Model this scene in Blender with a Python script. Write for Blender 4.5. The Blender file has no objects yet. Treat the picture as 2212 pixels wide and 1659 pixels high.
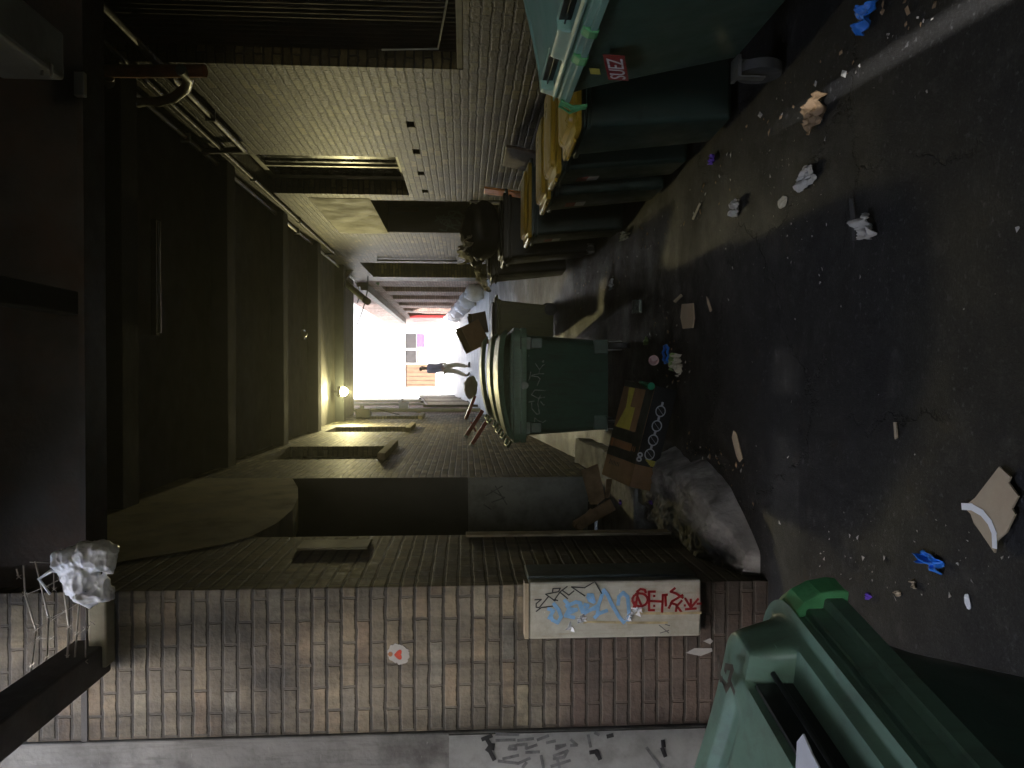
import bpy, bmesh, math, random
from mathutils import Vector, Matrix, noise

R = math.radians
S = bpy.context.scene
COL = S.collection

# ------------------------------------------------------------------ camera
CAM = Vector((0.0, 0.0, 1.64))
YAW, PITCH = R(0.80), R(3.55)
FWD = Vector((-math.sin(YAW) * math.cos(PITCH), math.cos(YAW) * math.cos(PITCH), -math.sin(PITCH)))
RGT = Vector((math.cos(YAW), math.sin(YAW), 0.0))
UPV = RGT.cross(FWD)
FPX = 1661.0                      # focal length in pixels of a 2212 x 1659 picture
cd = bpy.data.cameras.new("camera")
cam = bpy.data.objects.new("camera", cd)
COL.objects.link(cam)
cd.sensor_width = 36.0
cd.lens = FPX / 2212.0 * 36.0
cd.clip_start, cd.clip_end = 0.02, 500.0
m = Matrix((-UPV, RGT, -FWD)).transposed().to_4x4()   # the phone was held on its side
m.translation = CAM
cam.matrix_world = m
S.camera = cam

# ------------------------------------------------------------------ light
w = bpy.data.worlds.new("World")
S.world = w
w.use_nodes = True
nt = w.node_tree
bg = nt.nodes['Background']
sky = nt.nodes.new('ShaderNodeTexSky')
sky.sky_type = 'NISHITA'
sky.sun_disc = False
SUN_EL, SUN_ROT = R(46), R(201)
sky.sun_elevation, sky.sun_rotation = SUN_EL, SUN_ROT
sky.dust_density, sky.ozone_density = 2.0, 0.6
nt.links.new(sky.outputs[0], bg.inputs[0])
bg.inputs[1].default_value = 0.15
sl = bpy.data.lights.new("sun", 'SUN')
sl.energy, sl.angle, sl.color = 2.4, R(0.8), (1.0, 0.97, 0.93)
so = bpy.data.objects.new("sun", sl)
COL.objects.link(so)
sd = Vector((math.sin(SUN_ROT) * math.cos(SUN_EL), math.cos(SUN_ROT) * math.cos(SUN_EL), math.sin(SUN_EL)))
so.rotation_euler = sd.to_track_quat('Z', 'Y').to_euler()
so.location = (0, 0, 40)

vs = S.view_settings
vs.view_transform, vs.look, vs.gamma, vs.use_curve_mapping = 'Standard', 'None', 1.0, False
vs.exposure = 3.0
cy = S.cycles
cy.max_bounces, cy.diffuse_bounces, cy.glossy_bounces, cy.transmission_bounces = 10, 7, 4, 6
cy.sample_clamp_indirect = 6.0
cy.caustics_reflective = cy.caustics_refractive = False
cy.use_denoising = True

# ------------------------------------------------------------------ helpers
def ray(px, py):
    return (FWD * FPX + UPV * (1106.0 - px) + RGT * (829.5 - py)).normalized()
def atY(px, py, Y):               # the point of the place seen at a pixel, at a known distance
    r = ray(px, py); return CAM + r * ((Y - CAM.y) / r.y)
def atX(px, py, X):
    r = ray(px, py); return CAM + r * ((X - CAM.x) / r.x)
def gz(y):                        # the lane is level, then climbs
    if y < 6.6: return 0.0
    if y < 9.4: return 0.08 * (y - 6.6) ** 2 / 5.6
    return 0.08 * (min(y, 60.0) - 8.0)
def atG(px, py, up=0.0):
    r = ray(px, py); t = 0.5
    while t < 80:
        p = CAM + r * t
        if p.z <= gz(p.y) + up: return p
        t += 0.005
    return p

class MB:
    def __init__(s): s.v, s.f = [], []
    def add(s, vs_, fs):
        o = len(s.v); s.v += [tuple(p) for p in vs_]; s.f += [tuple(i + o for i in f) for f in fs]; return s
    def box(s, x0, x1, y0, y1, z0, z1):
        return s.add([(x0,y0,z0),(x1,y0,z0),(x1,y1,z0),(x0,y1,z0),(x0,y0,z1),(x1,y0,z1),(x1,y1,z1),(x0,y1,z1)],
                     [(3,2,1,0),(4,5,6,7),(0,1,5,4),(1,2,6,5),(2,3,7,6),(3,0,4,7)])
    def obox(s, o, a, b, c):      # corner and three edge vectors
        o, a, b, c = map(Vector, (o, a, b, c))
        f = [(3,2,1,0),(4,5,6,7),(0,1,5,4),(1,2,6,5),(2,3,7,6),(3,0,4,7)]
        if a.cross(b).dot(c) < 0: f = [q[::-1] for q in f]
        return s.add([o,o+a,o+a+b,o+b,o+c,o+a+c,o+a+b+c,o+b+c], f)
    def quad(s, a, b, c, d): return s.add([a,b,c,d], [(0,1,2,3)])
    def tube(s, pts, r, n=8, r1=None, cap=True):
        pts = [Vector(p) for p in pts]; rings = []
        L = len(pts)
        up = Vector((0.31, 0.17, 0.93))
        for i, p in enumerate(pts):
            t = (pts[min(i+1, L-1)] - pts[max(i-1, 0)]).normalized()
            a = t.cross(up)
            if a.length < 1e-3: a = t.cross(Vector((1, 0, 0)))
            a.normalize(); b = t.cross(a)
            rr = r if r1 is None else r + (r1 - r) * i / max(1, L - 1)
            rings.append([p + a * rr * math.cos(2*math.pi*k/n) + b * rr * math.sin(2*math.pi*k/n) for k in range(n)])
        return s.loft(rings, cap)
    def loft(s, rings, cap=True, closed=True):
        n = len(rings[0]); vv = [p for rg in rings for p in rg]; ff = []
        for i in range(len(rings) - 1):
            for k in range(n if closed else n - 1):
                k2 = (k + 1) % n
                ff.append((i*n+k, i*n+k2, (i+1)*n+k2, (i+1)*n+k))
        if cap: ff.append(tuple(range(n))[::-1]); ff.append(tuple((len(rings)-1)*n + k for k in range(n)))
        return s.add(vv, ff)
    def cyl(s, c, ax, r, h, n=20):
        c, ax = Vector(c), Vector(ax).normalized(); return s.tube([c - ax*h/2, c + ax*h/2], r, n)
    def prism(s, pts, off):       # polygon pushed out along a vector
        pts = [Vector(p) for p in pts]; off = Vector(off); n = len(pts)
        return s.add(pts + [p + off for p in pts],
                     [tuple(range(n))[::-1], tuple(range(n, 2*n))] + [(k, (k+1) % n, n+(k+1) % n, n+k) for k in range(n)])
    def ribbon(s, pts, nrm, wd):  # painted stroke lying on a surface
        nrm = Vector(nrm).normalized(); P = [Vector(p) + nrm * 0.0022 for p in pts]
        for i in range(len(P) - 1):
            d = P[i+1] - P[i]
            if d.length < 1e-6: continue
            d.normalize(); a = d.cross(nrm) * wd / 2; e = d * wd * 0.3
            lift = nrm * (0.00025 * (i % 5))
            s.quad(P[i]-e-a+lift, P[i]-e+a+lift, P[i+1]+e+a+lift, P[i+1]+e-a+lift)
        return s
    def grid(s, fn, nu, nv):
        vv = [fn(u / nu, v / nv) for u in range(nu + 1) for v in range(nv + 1)]
        return s.add(vv, [(u*(nv+1)+v, (u+1)*(nv+1)+v, (u+1)*(nv+1)+v+1, u*(nv+1)+v+1) for u in range(nu) for v in range(nv)])
    def build(s, name, mat, parent=None, smooth=None, bevel=0.0, solid=0.0, world=False, sub=0, fix=True):
        me = bpy.data.meshes.new(name)
        vv = s.v
        if world and parent is not None:
            o = parent.location; vv = [(a - o.x, b - o.y, c - o.z) for a, b, c in vv]
        me.from_pydata(vv, [], s.f)
        if fix:
            bm = bmesh.new(); bm.from_mesh(me); bmesh.ops.recalc_face_normals(bm, faces=bm.faces); bm.to_mesh(me); bm.free()
        me.materials.append(mat)
        if smooth is not None:
            me.shade_smooth(); me.set_sharp_from_angle(angle=R(smooth))
        o = bpy.data.objects.new(name, me); COL.objects.link(o)
        if parent is not None: o.parent = parent
        if solid:
            k = o.modifiers.new("solid", 'SOLIDIFY'); k.thickness = solid; k.offset = 0
        if bevel:
            k = o.modifiers.new("bevel", 'BEVEL'); k.width = bevel; k.segments = 2; k.limit_method = 'ANGLE'; k.angle_limit = R(40)
        if sub:
            k = o.modifiers.new("sub", 'SUBSURF'); k.levels = k.render_levels = sub
        return o

def tag(o, label, cat, group=None, kind=None):
    o['label'] = label; o['category'] = cat
    if group: o['group'] = group
    if kind: o['kind'] = kind
    return o
def struct(o, kind='structure'):
    o['kind'] = kind; return o
def thing(name, label, cat, loc=(0, 0, 0), rz=0.0, group=None):
    o = bpy.data.objects.new(name, None); COL.objects.link(o)
    o.empty_display_size = 0.1
    o.location = loc; o.rotation_euler = (0, 0, rz)
    return tag(o, label, cat, group)
def copy_tree(o, parent=None):
    c = o.copy(); COL.objects.link(c)
    if parent is not None: c.parent = parent
    for ch in o.children: copy_tree(ch, c)
    return c
def dup(o, loc, rz, label, scale=1.0):
    c = copy_tree(o); c.location = loc; c.rotation_euler = (0, 0, rz); c['label'] = label
    c.scale = (scale,) * 3
    return c
def text_mb(body, size, o, u, v, depth=0.002):
    cu = bpy.data.curves.new("t", 'FONT'); cu.body = body; cu.size = size; cu.extrude = depth
    ob = bpy.data.objects.new("t", cu); COL.objects.link(ob)
    dg = bpy.context.evaluated_depsgraph_get()
    me = bpy.data.meshes.new_from_object(ob.evaluated_get(dg))
    u, v, o = Vector(u), Vector(v), Vector(o); n = u.cross(v)
    mb = MB().add([o + u*p.co.x + v*p.co.y + n*p.co.z for p in me.vertices], [tuple(p.vertices) for p in me.polygons])
    bpy.data.objects.remove(ob); bpy.data.meshes.remove(me)
    return mb

# ------------------------------------------------------------------ materials
class NB:
    def __init__(s, name):
        s.m = bpy.data.materials.new(name); s.m.use_nodes = True; s.t = s.m.node_tree
        s.b = s.t.nodes['Principled BSDF']
        s.co = s.t.nodes.new('ShaderNodeTexCoord'); s.obj = s.co.outputs['Object']
    def n(s, ty, **kw):
        k = s.t.nodes.new(ty)
        for a, v in kw.items(): setattr(k, a, v)
        return k
    def link(s, a, b): s.t.links.new(a, b)
    def sock(s, inp, v):
        if isinstance(v, bpy.types.NodeSocket): s.link(v, inp)
        else: inp.default_value = v
    def noise(s, scale, detail=4, rough=0.55, vec=None, out=0):
        k = s.n('ShaderNodeTexNoise'); k.inputs['Scale'].default_value = scale; k.inputs['Detail'].default_value = detail
        k.inputs['Roughness'].default_value = rough; s.link(vec or s.obj, k.inputs['Vector']); return k.outputs[out]
    def ramp(s, fac, stops, interp='LINEAR'):
        k = s.n('ShaderNodeValToRGB'); k.color_ramp.interpolation = interp; e = k.color_ramp.elements
        while len(e) < len(stops): e.new(0.5)
        for q, (p, c) in zip(e, stops):
            q.position = p; q.color = (c[0], c[1], c[2], 1) if not isinstance(c, float) else (c, c, c, 1)
        s.sock(k.inputs[0], fac); return k.outputs[0]
    def mix(s, f, a, b, mode='MIX'):
        k = s.n('ShaderNodeMix'); k.data_type = 'RGBA'; k.blend_type = mode
        s.sock(k.inputs[0], f)
        for inp, v in ((k.inputs[6], a), (k.inputs[7], b)):
            s.sock(inp, v if isinstance(v, bpy.types.NodeSocket) else (v[0], v[1], v[2], 1))
        return k.outputs[2]
    def math(s, op, a, b=0.0):
        k = s.n('ShaderNodeMath'); k.operation = op; s.sock(k.inputs[0], a); s.sock(k.inputs[1], b); return k.outputs[0]
    def bump(s, h, strength=0.4, dist=0.01, prev=None):
        k = s.n('ShaderNodeBump'); k.inputs['Strength'].default_value = strength; k.inputs['Distance'].default_value = dist
        s.link(h, k.inputs['Height'])
        if prev is not None: s.link(prev, k.inputs['Normal'])
        s.link(k.outputs[0], s.b.inputs['Normal']); return k.outputs[0]
    def sep(s, v):
        k = s.n('ShaderNodeSeparateXYZ'); s.link(v, k.inputs[0]); return k.outputs
    def comb(s, x, y, z=0.0):
        k = s.n('ShaderNodeCombineXYZ')
        for i, v in enumerate((x, y, z)): s.sock(k.inputs[i], v)
        return k.outputs[0]

def plain(name, c, rough=0.5, var=0.25, scale=6.0, metal=0.0, bump=0.0, bscale=40.0, dirt=None, dirt_amt=0.5, spec=0.5, dscale=3.0, streak=None):
    b = NB(name)
    lo, hi = [x * (1 - var) for x in c], [min(1, x * (1 + var)) for x in c]
    col = b.ramp(b.noise(scale, 5), [(0.3, lo), (0.7, hi)])
    if dirt is not None:
        f = b.ramp(b.noise(dscale, 8, 0.65), [(0.45, 0.0), (0.68, dirt_amt)])
        col = b.mix(f, col, dirt)
    if streak is not None:
        s_ = b.sep(b.obj)
        v_ = b.comb(b.math('MULTIPLY', s_[0], 26.0), b.math('MULTIPLY', s_[1], 26.0), b.math('MULTIPLY', s_[2], 2.2))
        f = b.ramp(b.noise(1.0, 7, 0.7, vec=v_), [(0.50, 0.0), (0.66, 0.6)])
        col = b.mix(f, col, streak)
        v2_ = b.comb(b.math('MULTIPLY', s_[0], 9.0), b.math('MULTIPLY', s_[1], 9.0), b.math('MULTIPLY', s_[2], 60.0))
        sc_ = b.ramp(b.noise(2.0, 3, 0.6, vec=v2_), [(0.70, 0.0), (0.74, 0.45)])
        col = b.mix(sc_, col, [min(1, 2.2*x + .05) for x in c])
    b.sock(b.b.inputs['Base Color'], col)
    r = b.ramp(b.noise(scale * 2.3, 4), [(0.3, max(0.0, rough - 0.1)), (0.7, min(1.0, rough + 0.12))])
    b.sock(b.b.inputs['Roughness'], r)
    b.b.inputs['Metallic'].default_value = metal
    b.b.inputs['Specular IOR Level'].default_value = spec
    if bump: b.bump(b.noise(bscale, 6), bump, 0.01)
    return b.m

def brick(name, stops, mortar, rough=0.75, bw=0.235, bh=0.076, mt=0.009, low=None, stain=(0.02, 0.018, 0.015), stain_amt=0.6, wear=0.02, bumpd=0.012, head=(0.1, 0.75), bed=0.85, spec=0.5, relief=0.25):
    b = NB(name)
    geo = b.n('ShaderNodeNewGeometry')
    nx = b.math('GREATER_THAN', b.math('ABSOLUTE', b.sep(geo.outputs['Normal'])[0]), 0.5)
    p = b.sep(geo.outputs['Position'])
    u = b.math('ADD', b.math('MULTIPLY', nx, p[1]), b.math('MULTIPLY', b.math('SUBTRACT', 1.0, nx), p[0]))
    wob = b.noise(9.0, 3, vec=geo.outputs['Position'], out=1)
    ws = b.sep(wob)
    u2 = b.math('ADD', u, b.math('MULTIPLY', b.math('SUBTRACT', ws[0], 0.5), wear))
    v2 = b.math('ADD', p[2], b.math('MULTIPLY', b.math('SUBTRACT', ws[1], 0.5), wear * 0.8))
    vec = b.comb(u2, v2)
    bt = b.n('ShaderNodeTexBrick')
    bt.offset, bt.squash = 0.5, 1.0
    b.link(vec, bt.inputs['Vector'])
    bt.inputs['Color1'].default_value = (0, 0, 0, 1); bt.inputs['Color2'].default_value = (1, 1, 1, 1); bt.inputs['Mortar'].default_value = (0.5,)*3 + (1,)
    bt.inputs['Scale'].default_value = 1.0; bt.inputs['Mortar Size'].default_value = mt
    bt.inputs['Mortar Smooth'].default_value = 0.35; bt.inputs['Bias'].default_value = 0.0
    bt.inputs['Brick Width'].default_value = bw; bt.inputs['Row Height'].default_value = bh
    col = b.ramp(bt.outputs['Color'], stops)
    if low is not None:           # another, redder brick below a ragged line
        zz = b.math('ADD', p[2], b.math('MULTIPLY', b.noise(2.5, 3, vec=geo.outputs['Position']), 0.35))
        f = b.ramp(b.math('DIVIDE', zz, 4.0), [(low[0] - 0.02, 1.0), (low[0] + 0.02, 0.0)])
        col = b.mix(f, col, b.ramp(bt.outputs['Color'], low[1]))
    g = b.noise(38, 6, vec=geo.outputs['Position'])
    col = b.mix(0.55, col, b.ramp(g, [(0.25, (0.35,)*3), (0.75, (1.0,)*3)]), 'MULTIPLY')
    st = b.ramp(b.noise(1.7, 8, 0.68, vec=geo.outputs['Position']), [(0.47, 0.0), (0.66, stain_amt)])
    col = b.mix(st, col, stain)
    fr = b.math('FRACT', b.math('DIVIDE', b.math('ADD', v2, 100*bh), bh))
    bedx = b.math('MINIMUM', fr, b.math('SUBTRACT', 1.0, fr))
    bedd = b.ramp(b.math('ADD', bedx, b.math('MULTIPLY', b.math('SUBTRACT', g, 0.5), 0.16)), [(0.03, bed), (0.15, 0.0)])
    col = b.mix(b.math('MULTIPLY', bt.outputs['Fac'], b.ramp(b.noise(3.1, 4, vec=geo.outputs['Position']), [(0.35, head[0]), (0.68, head[1])])), col, mortar)
    col = b.mix(bedd, col, [c*0.6 for c in mortar])
    big = b.noise(0.9, 5, 0.6, vec=geo.outputs['Position'])
    col = b.mix(0.7, col, b.ramp(big, [(0.3, (0.5,)*3), (0.7, (1.1,)*3)]), 'MULTIPLY')
    streak = b.noise(1.0, 6, 0.7, vec=b.comb(b.math('MULTIPLY', u, 5.0), b.math('MULTIPLY', p[2], 0.5)))
    col = b.mix(0.85, col, b.ramp(streak, [(0.36, (0.38,)*3), (0.56, (1.0,)*3)]), 'MULTIPLY')  # vertical soot runs, strengthened to suggest soft shadow bands
    b.sock(b.b.inputs['Base Color'], col)
    b.sock(b.b.inputs['Roughness'], b.ramp(g, [(0.3, rough - 0.15), (0.7, min(1.0, rough + 0.1))]))
    b.b.inputs['Specular IOR Level'].default_value = spec
    h = b.math('ADD', b.math('MULTIPLY', b.math('SUBTRACT', 1.0, b.math('MAXIMUM', bt.outputs['Fac'], bedd)), 1.0), b.math('MULTIPLY', g, 0.6))
    h = b.math('ADD', h, b.math('MULTIPLY', bt.outputs['Color'], relief))
    b.bump(h, 0.9, bumpd)
    return b.m

M = {}
M['pier'] = brick("old_brick", [(0.0, (0.21, 0.185, 0.135)), (0.3, (0.285, 0.238, 0.16)), (0.5, (0.255, 0.225, 0.168)), (0.7, (0.335, 0.275, 0.177)), (0.85, (0.30, 0.225, 0.15)), (0.93, (0.40, 0.345, 0.225)), (1.0, (0.27, 0.255, 0.21))],
                   (0.085, 0.072, 0.053), low=(0.33, [(0.0, (0.10, 0.08, 0.064)), (0.4, (0.155, 0.112, 0.086)), (0.7, (0.18, 0.13, 0.098)), (1.0, (0.125, 0.107, 0.09))]), wear=.018, bumpd=.008, stain_amt=.8)
M['right'] = brick("painted_brick", [(0.0, (0.05, 0.041, 0.016)), (0.4, (0.10, 0.081, 0.030)), (0.8, (0.155, 0.127, 0.048)), (1.0, (0.30, 0.255, 0.11))], (0.016, 0.013, 0.007), rough=0.5, stain=(0.014, 0.012, 0.006), stain_amt=0.9, wear=.04, bumpd=.014, head=(.6, 1.0), bed=.6, spec=.3, relief=.6)
M['left'] = brick("grimy_brick", [(0.0, (0.05, 0.041, 0.024)), (0.35, (0.15, 0.125, 0.075)), (0.65, (0.25, 0.215, 0.13)), (0.85, (0.38, 0.33, 0.21)), (1.0, (0.60, 0.54, 0.36))], (0.02, 0.017, 0.011), rough=0.65, stain=(0.03, 0.025, 0.016), stain_amt=0.6, wear=.045, bumpd=.014, head=(.8, 1.0), bed=.4, spec=.25, relief=.9)
M['red'] = brick("red_brick", [(0.0, (0.42, 0.25, 0.21)), (0.5, (0.58, 0.38, 0.32)), (1.0, (0.68, 0.50, 0.42))], (0.25, 0.21, 0.18), rough=0.8, stain_amt=0.3)
M['dimbrick'] = brick("dark_brick", [(0.0, (0.04, 0.03, 0.022)), (1.0, (0.09, 0.06, 0.045))], (0.05, 0.04, 0.03), rough=0.8)
M['render'] = plain("grey_render", (0.20, 0.197, 0.18), 0.85, 0.3, 1.6, bump=0.4, bscale=25, dirt=(0.06, 0.056, 0.05), dirt_amt=0.9, streak=(0.09, 0.085, 0.075))
M['panel'] = plain("grey_painted_panel", (0.27, 0.275, 0.26), 0.6, 0.12, 2.0, bump=0.15, dirt=(0.12, 0.12, 0.11), dirt_amt=0.7, dscale=6)
M['plaster'] = plain("stained_plaster", (0.46, 0.41, 0.27), 0.85, 0.3, 1.3, bump=0.2, dirt=(0.05, 0.045, 0.03), dirt_amt=0.6)
M['creamplaster'] = plain("cream_plaster", (0.42, 0.40, 0.29), 0.7, 0.15, 1.3, bump=0.15, dirt=(0.14, 0.12, 0.08), dirt_amt=0.5)
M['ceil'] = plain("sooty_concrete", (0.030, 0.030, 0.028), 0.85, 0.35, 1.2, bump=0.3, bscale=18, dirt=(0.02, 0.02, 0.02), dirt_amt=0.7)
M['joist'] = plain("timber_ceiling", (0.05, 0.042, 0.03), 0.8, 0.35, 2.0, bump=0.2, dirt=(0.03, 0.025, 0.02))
M['steel'] = plain("dark_steel", (0.055, 0.052, 0.048), 0.55, 0.3, 4.0, metal=0.3, bump=0.2, dirt=(0.07, 0.035, 0.02), dirt_amt=0.6)
M['concrete'] = plain("rough_concrete", (0.36, 0.355, 0.35), 0.9, 0.35, 5.0, bump=0.9, bscale=22, dirt=(0.07, 0.065, 0.06), dirt_amt=0.7)
M['palebeam'] = plain("pale_concrete", (0.40, 0.37, 0.31), 0.85, 0.2, 3.0, bump=0.3, dirt=(0.15, 0.13, 0.10))
M['void'] = plain("unlit_glass", (0.012, 0.012, 0.012), 0.25, 0.3, 3.0)
M['alu'] = plain("aluminium", (0.42, 0.42, 0.38), 0.4, 0.15, 6.0, metal=0.6)
M['corr'] = plain("corrugated_sheet", (0.055, 0.045, 0.035), 0.6, 0.4, 2.5, metal=0.3, dirt=(0.10, 0.06, 0.035))
M['galv'] = plain("galvanised_wire", (0.50, 0.48, 0.43), 0.4, 0.25, 20.0, metal=0.8, dirt=(0.16, 0.09, 0.05), dscale=8)
M['timber'] = plain("weathered_timber", (0.34, 0.28, 0.19), 0.8, 0.3, 9.0, bump=0.3, dirt=(0.10, 0.07, 0.045))
M['scrapwood'] = plain("scrap_wood", (0.36, 0.24, 0.14), 0.75, 0.3, 8.0, bump=0.3, dirt=(0.10, 0.06, 0.03))
M['browndoor'] = plain("brown_door", (0.075, 0.04, 0.022), 0.6, 0.3, 4.0)
M['darkdoor'] = plain("black_door", (0.016, 0.018, 0.017), 0.5, 0.3, 4.0)
M['tanpanel'] = plain("tan_panel", (0.15, 0.10, 0.05), 0.7, 0.4, 9.0)
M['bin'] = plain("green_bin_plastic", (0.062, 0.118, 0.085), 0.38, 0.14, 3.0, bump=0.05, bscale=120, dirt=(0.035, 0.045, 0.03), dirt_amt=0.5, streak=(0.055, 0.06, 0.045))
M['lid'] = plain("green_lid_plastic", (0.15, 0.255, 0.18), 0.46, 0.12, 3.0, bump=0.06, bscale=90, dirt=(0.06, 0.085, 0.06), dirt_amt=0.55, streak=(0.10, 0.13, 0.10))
M['brightlid'] = plain("brightened_green_lid_plastic", (0.22, 0.39, 0.30), 0.42, 0.12, 3.0, bump=0.06, bscale=90, dirt=(0.16, 0.2, 0.17), dirt_amt=0.6)  # paler copy of the lid green, imitating light on the lid top
M['shade_slot'] = plain("black_slot_shade", (0.012, 0.013, 0.012), 0.45, 0.2, 5.0)  # black for the shaded gap strips and for the pocket bars
M['darkbin'] = plain("dark_green_bin_plastic", (0.020, 0.045, 0.036), 0.42, 0.2, 3.0, bump=0.05, bscale=120, dirt=(0.03, 0.028, 0.02), dirt_amt=0.5, streak=(0.045, 0.045, 0.035))
M['yellow'] = plain("yellow_lid_plastic", (0.50, 0.32, 0.03), 0.34, 0.10, 2.0, dirt=(0.26, 0.15, 0.03), dirt_amt=0.3)
M['blackbin'] = plain("black_bin_plastic", (0.015, 0.014, 0.012), 0.45, 0.2, 3.0, dirt=(0.03, 0.02, 0.012))
M['olive'] = plain("olive_bin_plastic", (0.11, 0.11, 0.035), 0.45, 0.2, 3.0, dirt=(0.05, 0.045, 0.02), streak=(0.05, 0.045, 0.02))
M['tape'] = plain("green_tape", (0.10, 0.36, 0.14), 0.6, 0.25, 14.0, bump=0.3, bscale=60)
M['rubber'] = plain("rubber", (0.045, 0.045, 0.045), 0.7, 0.3, 8.0)
M['zinc'] = plain("zinc", (0.20, 0.20, 0.19), 0.4, 0.2, 9.0, metal=0.7)
M['card'] = plain("brown_cardboard", (0.26, 0.155, 0.08), 0.8, 0.15, 5.0, bump=0.15, dirt=(0.11, 0.07, 0.04))
M['palecard'] = plain("pale_cardboard", (0.40, 0.33, 0.23), 0.8, 0.12, 5.0, bump=0.15, dirt=(0.28, 0.20, 0.13))
M['farbrown'] = plain("brown_far_panel", (0.16, 0.085, 0.045), 0.7, 0.3, 3.0)
M['fargrey'] = plain("grey_far_glass", (0.035, 0.03, 0.03), 0.4, 0.2, 3.0)
M['boxblack'] = plain("black_print", (0.014, 0.016, 0.018), 0.4, 0.2, 5.0)
M['boxdark'] = plain("dark_green_print", (0.035, 0.038, 0.03), 0.5, 0.2, 5.0)
M['boxyellow'] = plain("yellow_print", (0.48, 0.42, 0.07), 0.6, 0.15, 8.0)
M['boxorange'] = plain("orange_print", (0.32, 0.13, 0.045), 0.6, 0.15, 8.0)
M['ring'] = plain("pale_print", (0.42, 0.45, 0.50), 0.5, 0.2, 8.0)
M['white'] = plain("white_plastic", (0.75, 0.77, 0.80), 0.35, 0.06, 10.0)
M['paper'] = plain("dirty_paper", (0.42, 0.41, 0.39), 0.75, 0.2, 12.0, dirt=(0.28, 0.24, 0.18))
M['brownpaper'] = plain("brown_paper", (0.24, 0.16, 0.09), 0.75, 0.25, 12.0)
M['cloth'] = plain("pale_cloth", (0.55, 0.51, 0.40), 0.8, 0.15, 12.0, dirt=(0.25, 0.20, 0.13))
M['blue'] = plain("blue_plastic", (0.02, 0.17, 0.62), 0.4, 0.25, 16.0)
M['purple'] = plain("purple_plastic", (0.16, 0.07, 0.52), 0.45, 0.2, 16.0)
M['cup'] = plain("red_cup", (0.50, 0.06, 0.03), 0.45, 0.2, 12.0)
M['pink'] = plain("pink_cup_lining", (0.62, 0.42, 0.44), 0.5, 0.1, 12.0)
M['leafgreen'] = plain("green_wrapper", (0.25, 0.38, 0.14), 0.6, 0.3, 16.0)
M['orange'] = plain("orange_plastic", (0.70, 0.20, 0.02), 0.4, 0.2, 8.0)
M['terracotta'] = plain("orange_pipe", (0.62, 0.25, 0.12), 0.6, 0.3, 5.0, dirt=(0.35, 0.24, 0.15), dirt_amt=0.8)
M['hose'] = plain("grey_hose", (0.36, 0.34, 0.25), 0.4, 0.2, 5.0)
M['crimson'] = plain("red_painted_metal", (0.26, 0.02, 0.02), 0.4, 0.25, 8.0)
M['cream'] = plain("cream_painted_metal", (0.47, 0.47, 0.40), 0.6, 0.10, 5.0, bump=0.1, dirt=(0.30, 0.27, 0.2), dirt_amt=0.7, dscale=9, streak=(0.33, 0.29, 0.2))
M['tealmetal'] = plain("blue_grey_paint", (0.12, 0.16, 0.16), 0.6, 0.4, 6.0, dirt=(0.06, 0.05, 0.04))
M['inkred'] = plain("red_paint", (0.28, 0.012, 0.016), 0.5, 0.2, 30.0)
M['inkblue'] = plain("light_blue_paint", (0.22, 0.43, 0.68), 0.6, 0.2, 20.0)
M['inkblack'] = plain("black_marker", (0.02, 0.02, 0.02), 0.5, 0.3, 30.0)
M['inkgrey'] = plain("grey_marker", (0.12, 0.12, 0.12), 0.6, 0.4, 30.0)
M['inkwhite'] = plain("faded_white_paint", (0.27, 0.30, 0.28), 0.7, 0.5, 30.0)
M['inkteal'] = plain("teal_paint", (0.06, 0.10, 0.10), 0.6, 0.4, 30.0)
M['inkbrown'] = plain("brown_marker", (0.05, 0.035, 0.02), 0.6, 0.3, 30.0)
M['rust'] = plain("rust_stain", (0.43, 0.36, 0.2), 0.8, 0.3, 20.0)
M['stickred'] = plain("red_sticker", (0.27, 0.02, 0.022), 0.4, 0.1, 12.0)
M['stickwhite'] = plain("white_sticker", (0.62, 0.62, 0.64), 0.5, 0.1, 12.0)
M['pave'] = plain("brightened_concrete_paving", (0.50, 0.49, 0.47), 0.6, 0.15, 2.0, bump=0.2, dirt=(0.25, 0.23, 0.2), dirt_amt=0.5)
M['facade'] = plain("white_facade", (0.78, 0.77, 0.74), 0.8, 0.05, 1.0)
M['skin'] = plain("skin", (0.42, 0.27, 0.20), 0.6, 0.1, 10.0)
M['jacket'] = plain("grey_blue_fabric", (0.30, 0.29, 0.38), 0.9, 0.2, 20.0)
M['trousers'] = plain("khaki_fabric", (0.62, 0.57, 0.42), 0.9, 0.15, 20.0)
M['hair'] = plain("dark_hair", (0.03, 0.025, 0.02), 0.7, 0.2, 20.0)
M['shoe'] = plain("black_leather", (0.02, 0.02, 0.02), 0.5, 0.2, 20.0)
M['leaf'] = plain("leaf_green", (0.10, 0.22, 0.03), 0.5, 0.4, 20.0)
b = NB("lamp_glass"); b.b.inputs['Emission Color'].default_value = (1.0, 0.98, 0.45, 1); b.b.inputs['Emission Strength'].default_value = 30.0; M['lamp'] = b.m
b = NB("clear_glass"); b.b.inputs['Transmission Weight'].default_value = 0.9; b.b.inputs['Roughness'].default_value = 0.1; b.b.inputs['Base Color'].default_value = (0.8, 0.9, 0.85, 1); M['glass'] = b.m
b = NB("green_glass"); b.b.inputs['Transmission Weight'].default_value = 0.6; b.b.inputs['Roughness'].default_value = 0.12; b.b.inputs['Base Color'].default_value = (0.10, 0.75, 0.45, 1); M['greenglass'] = b.m
b = NB("thin_bag"); b.b.inputs['Base Color'].default_value = (0.86, 0.88, 0.92, 1); b.b.inputs['Roughness'].default_value = 0.3; b.b.inputs['Subsurface Weight'].default_value = 0.3; b.b.inputs['Subsurface Radius'].default_value = (0.05, 0.05, 0.06)
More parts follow.
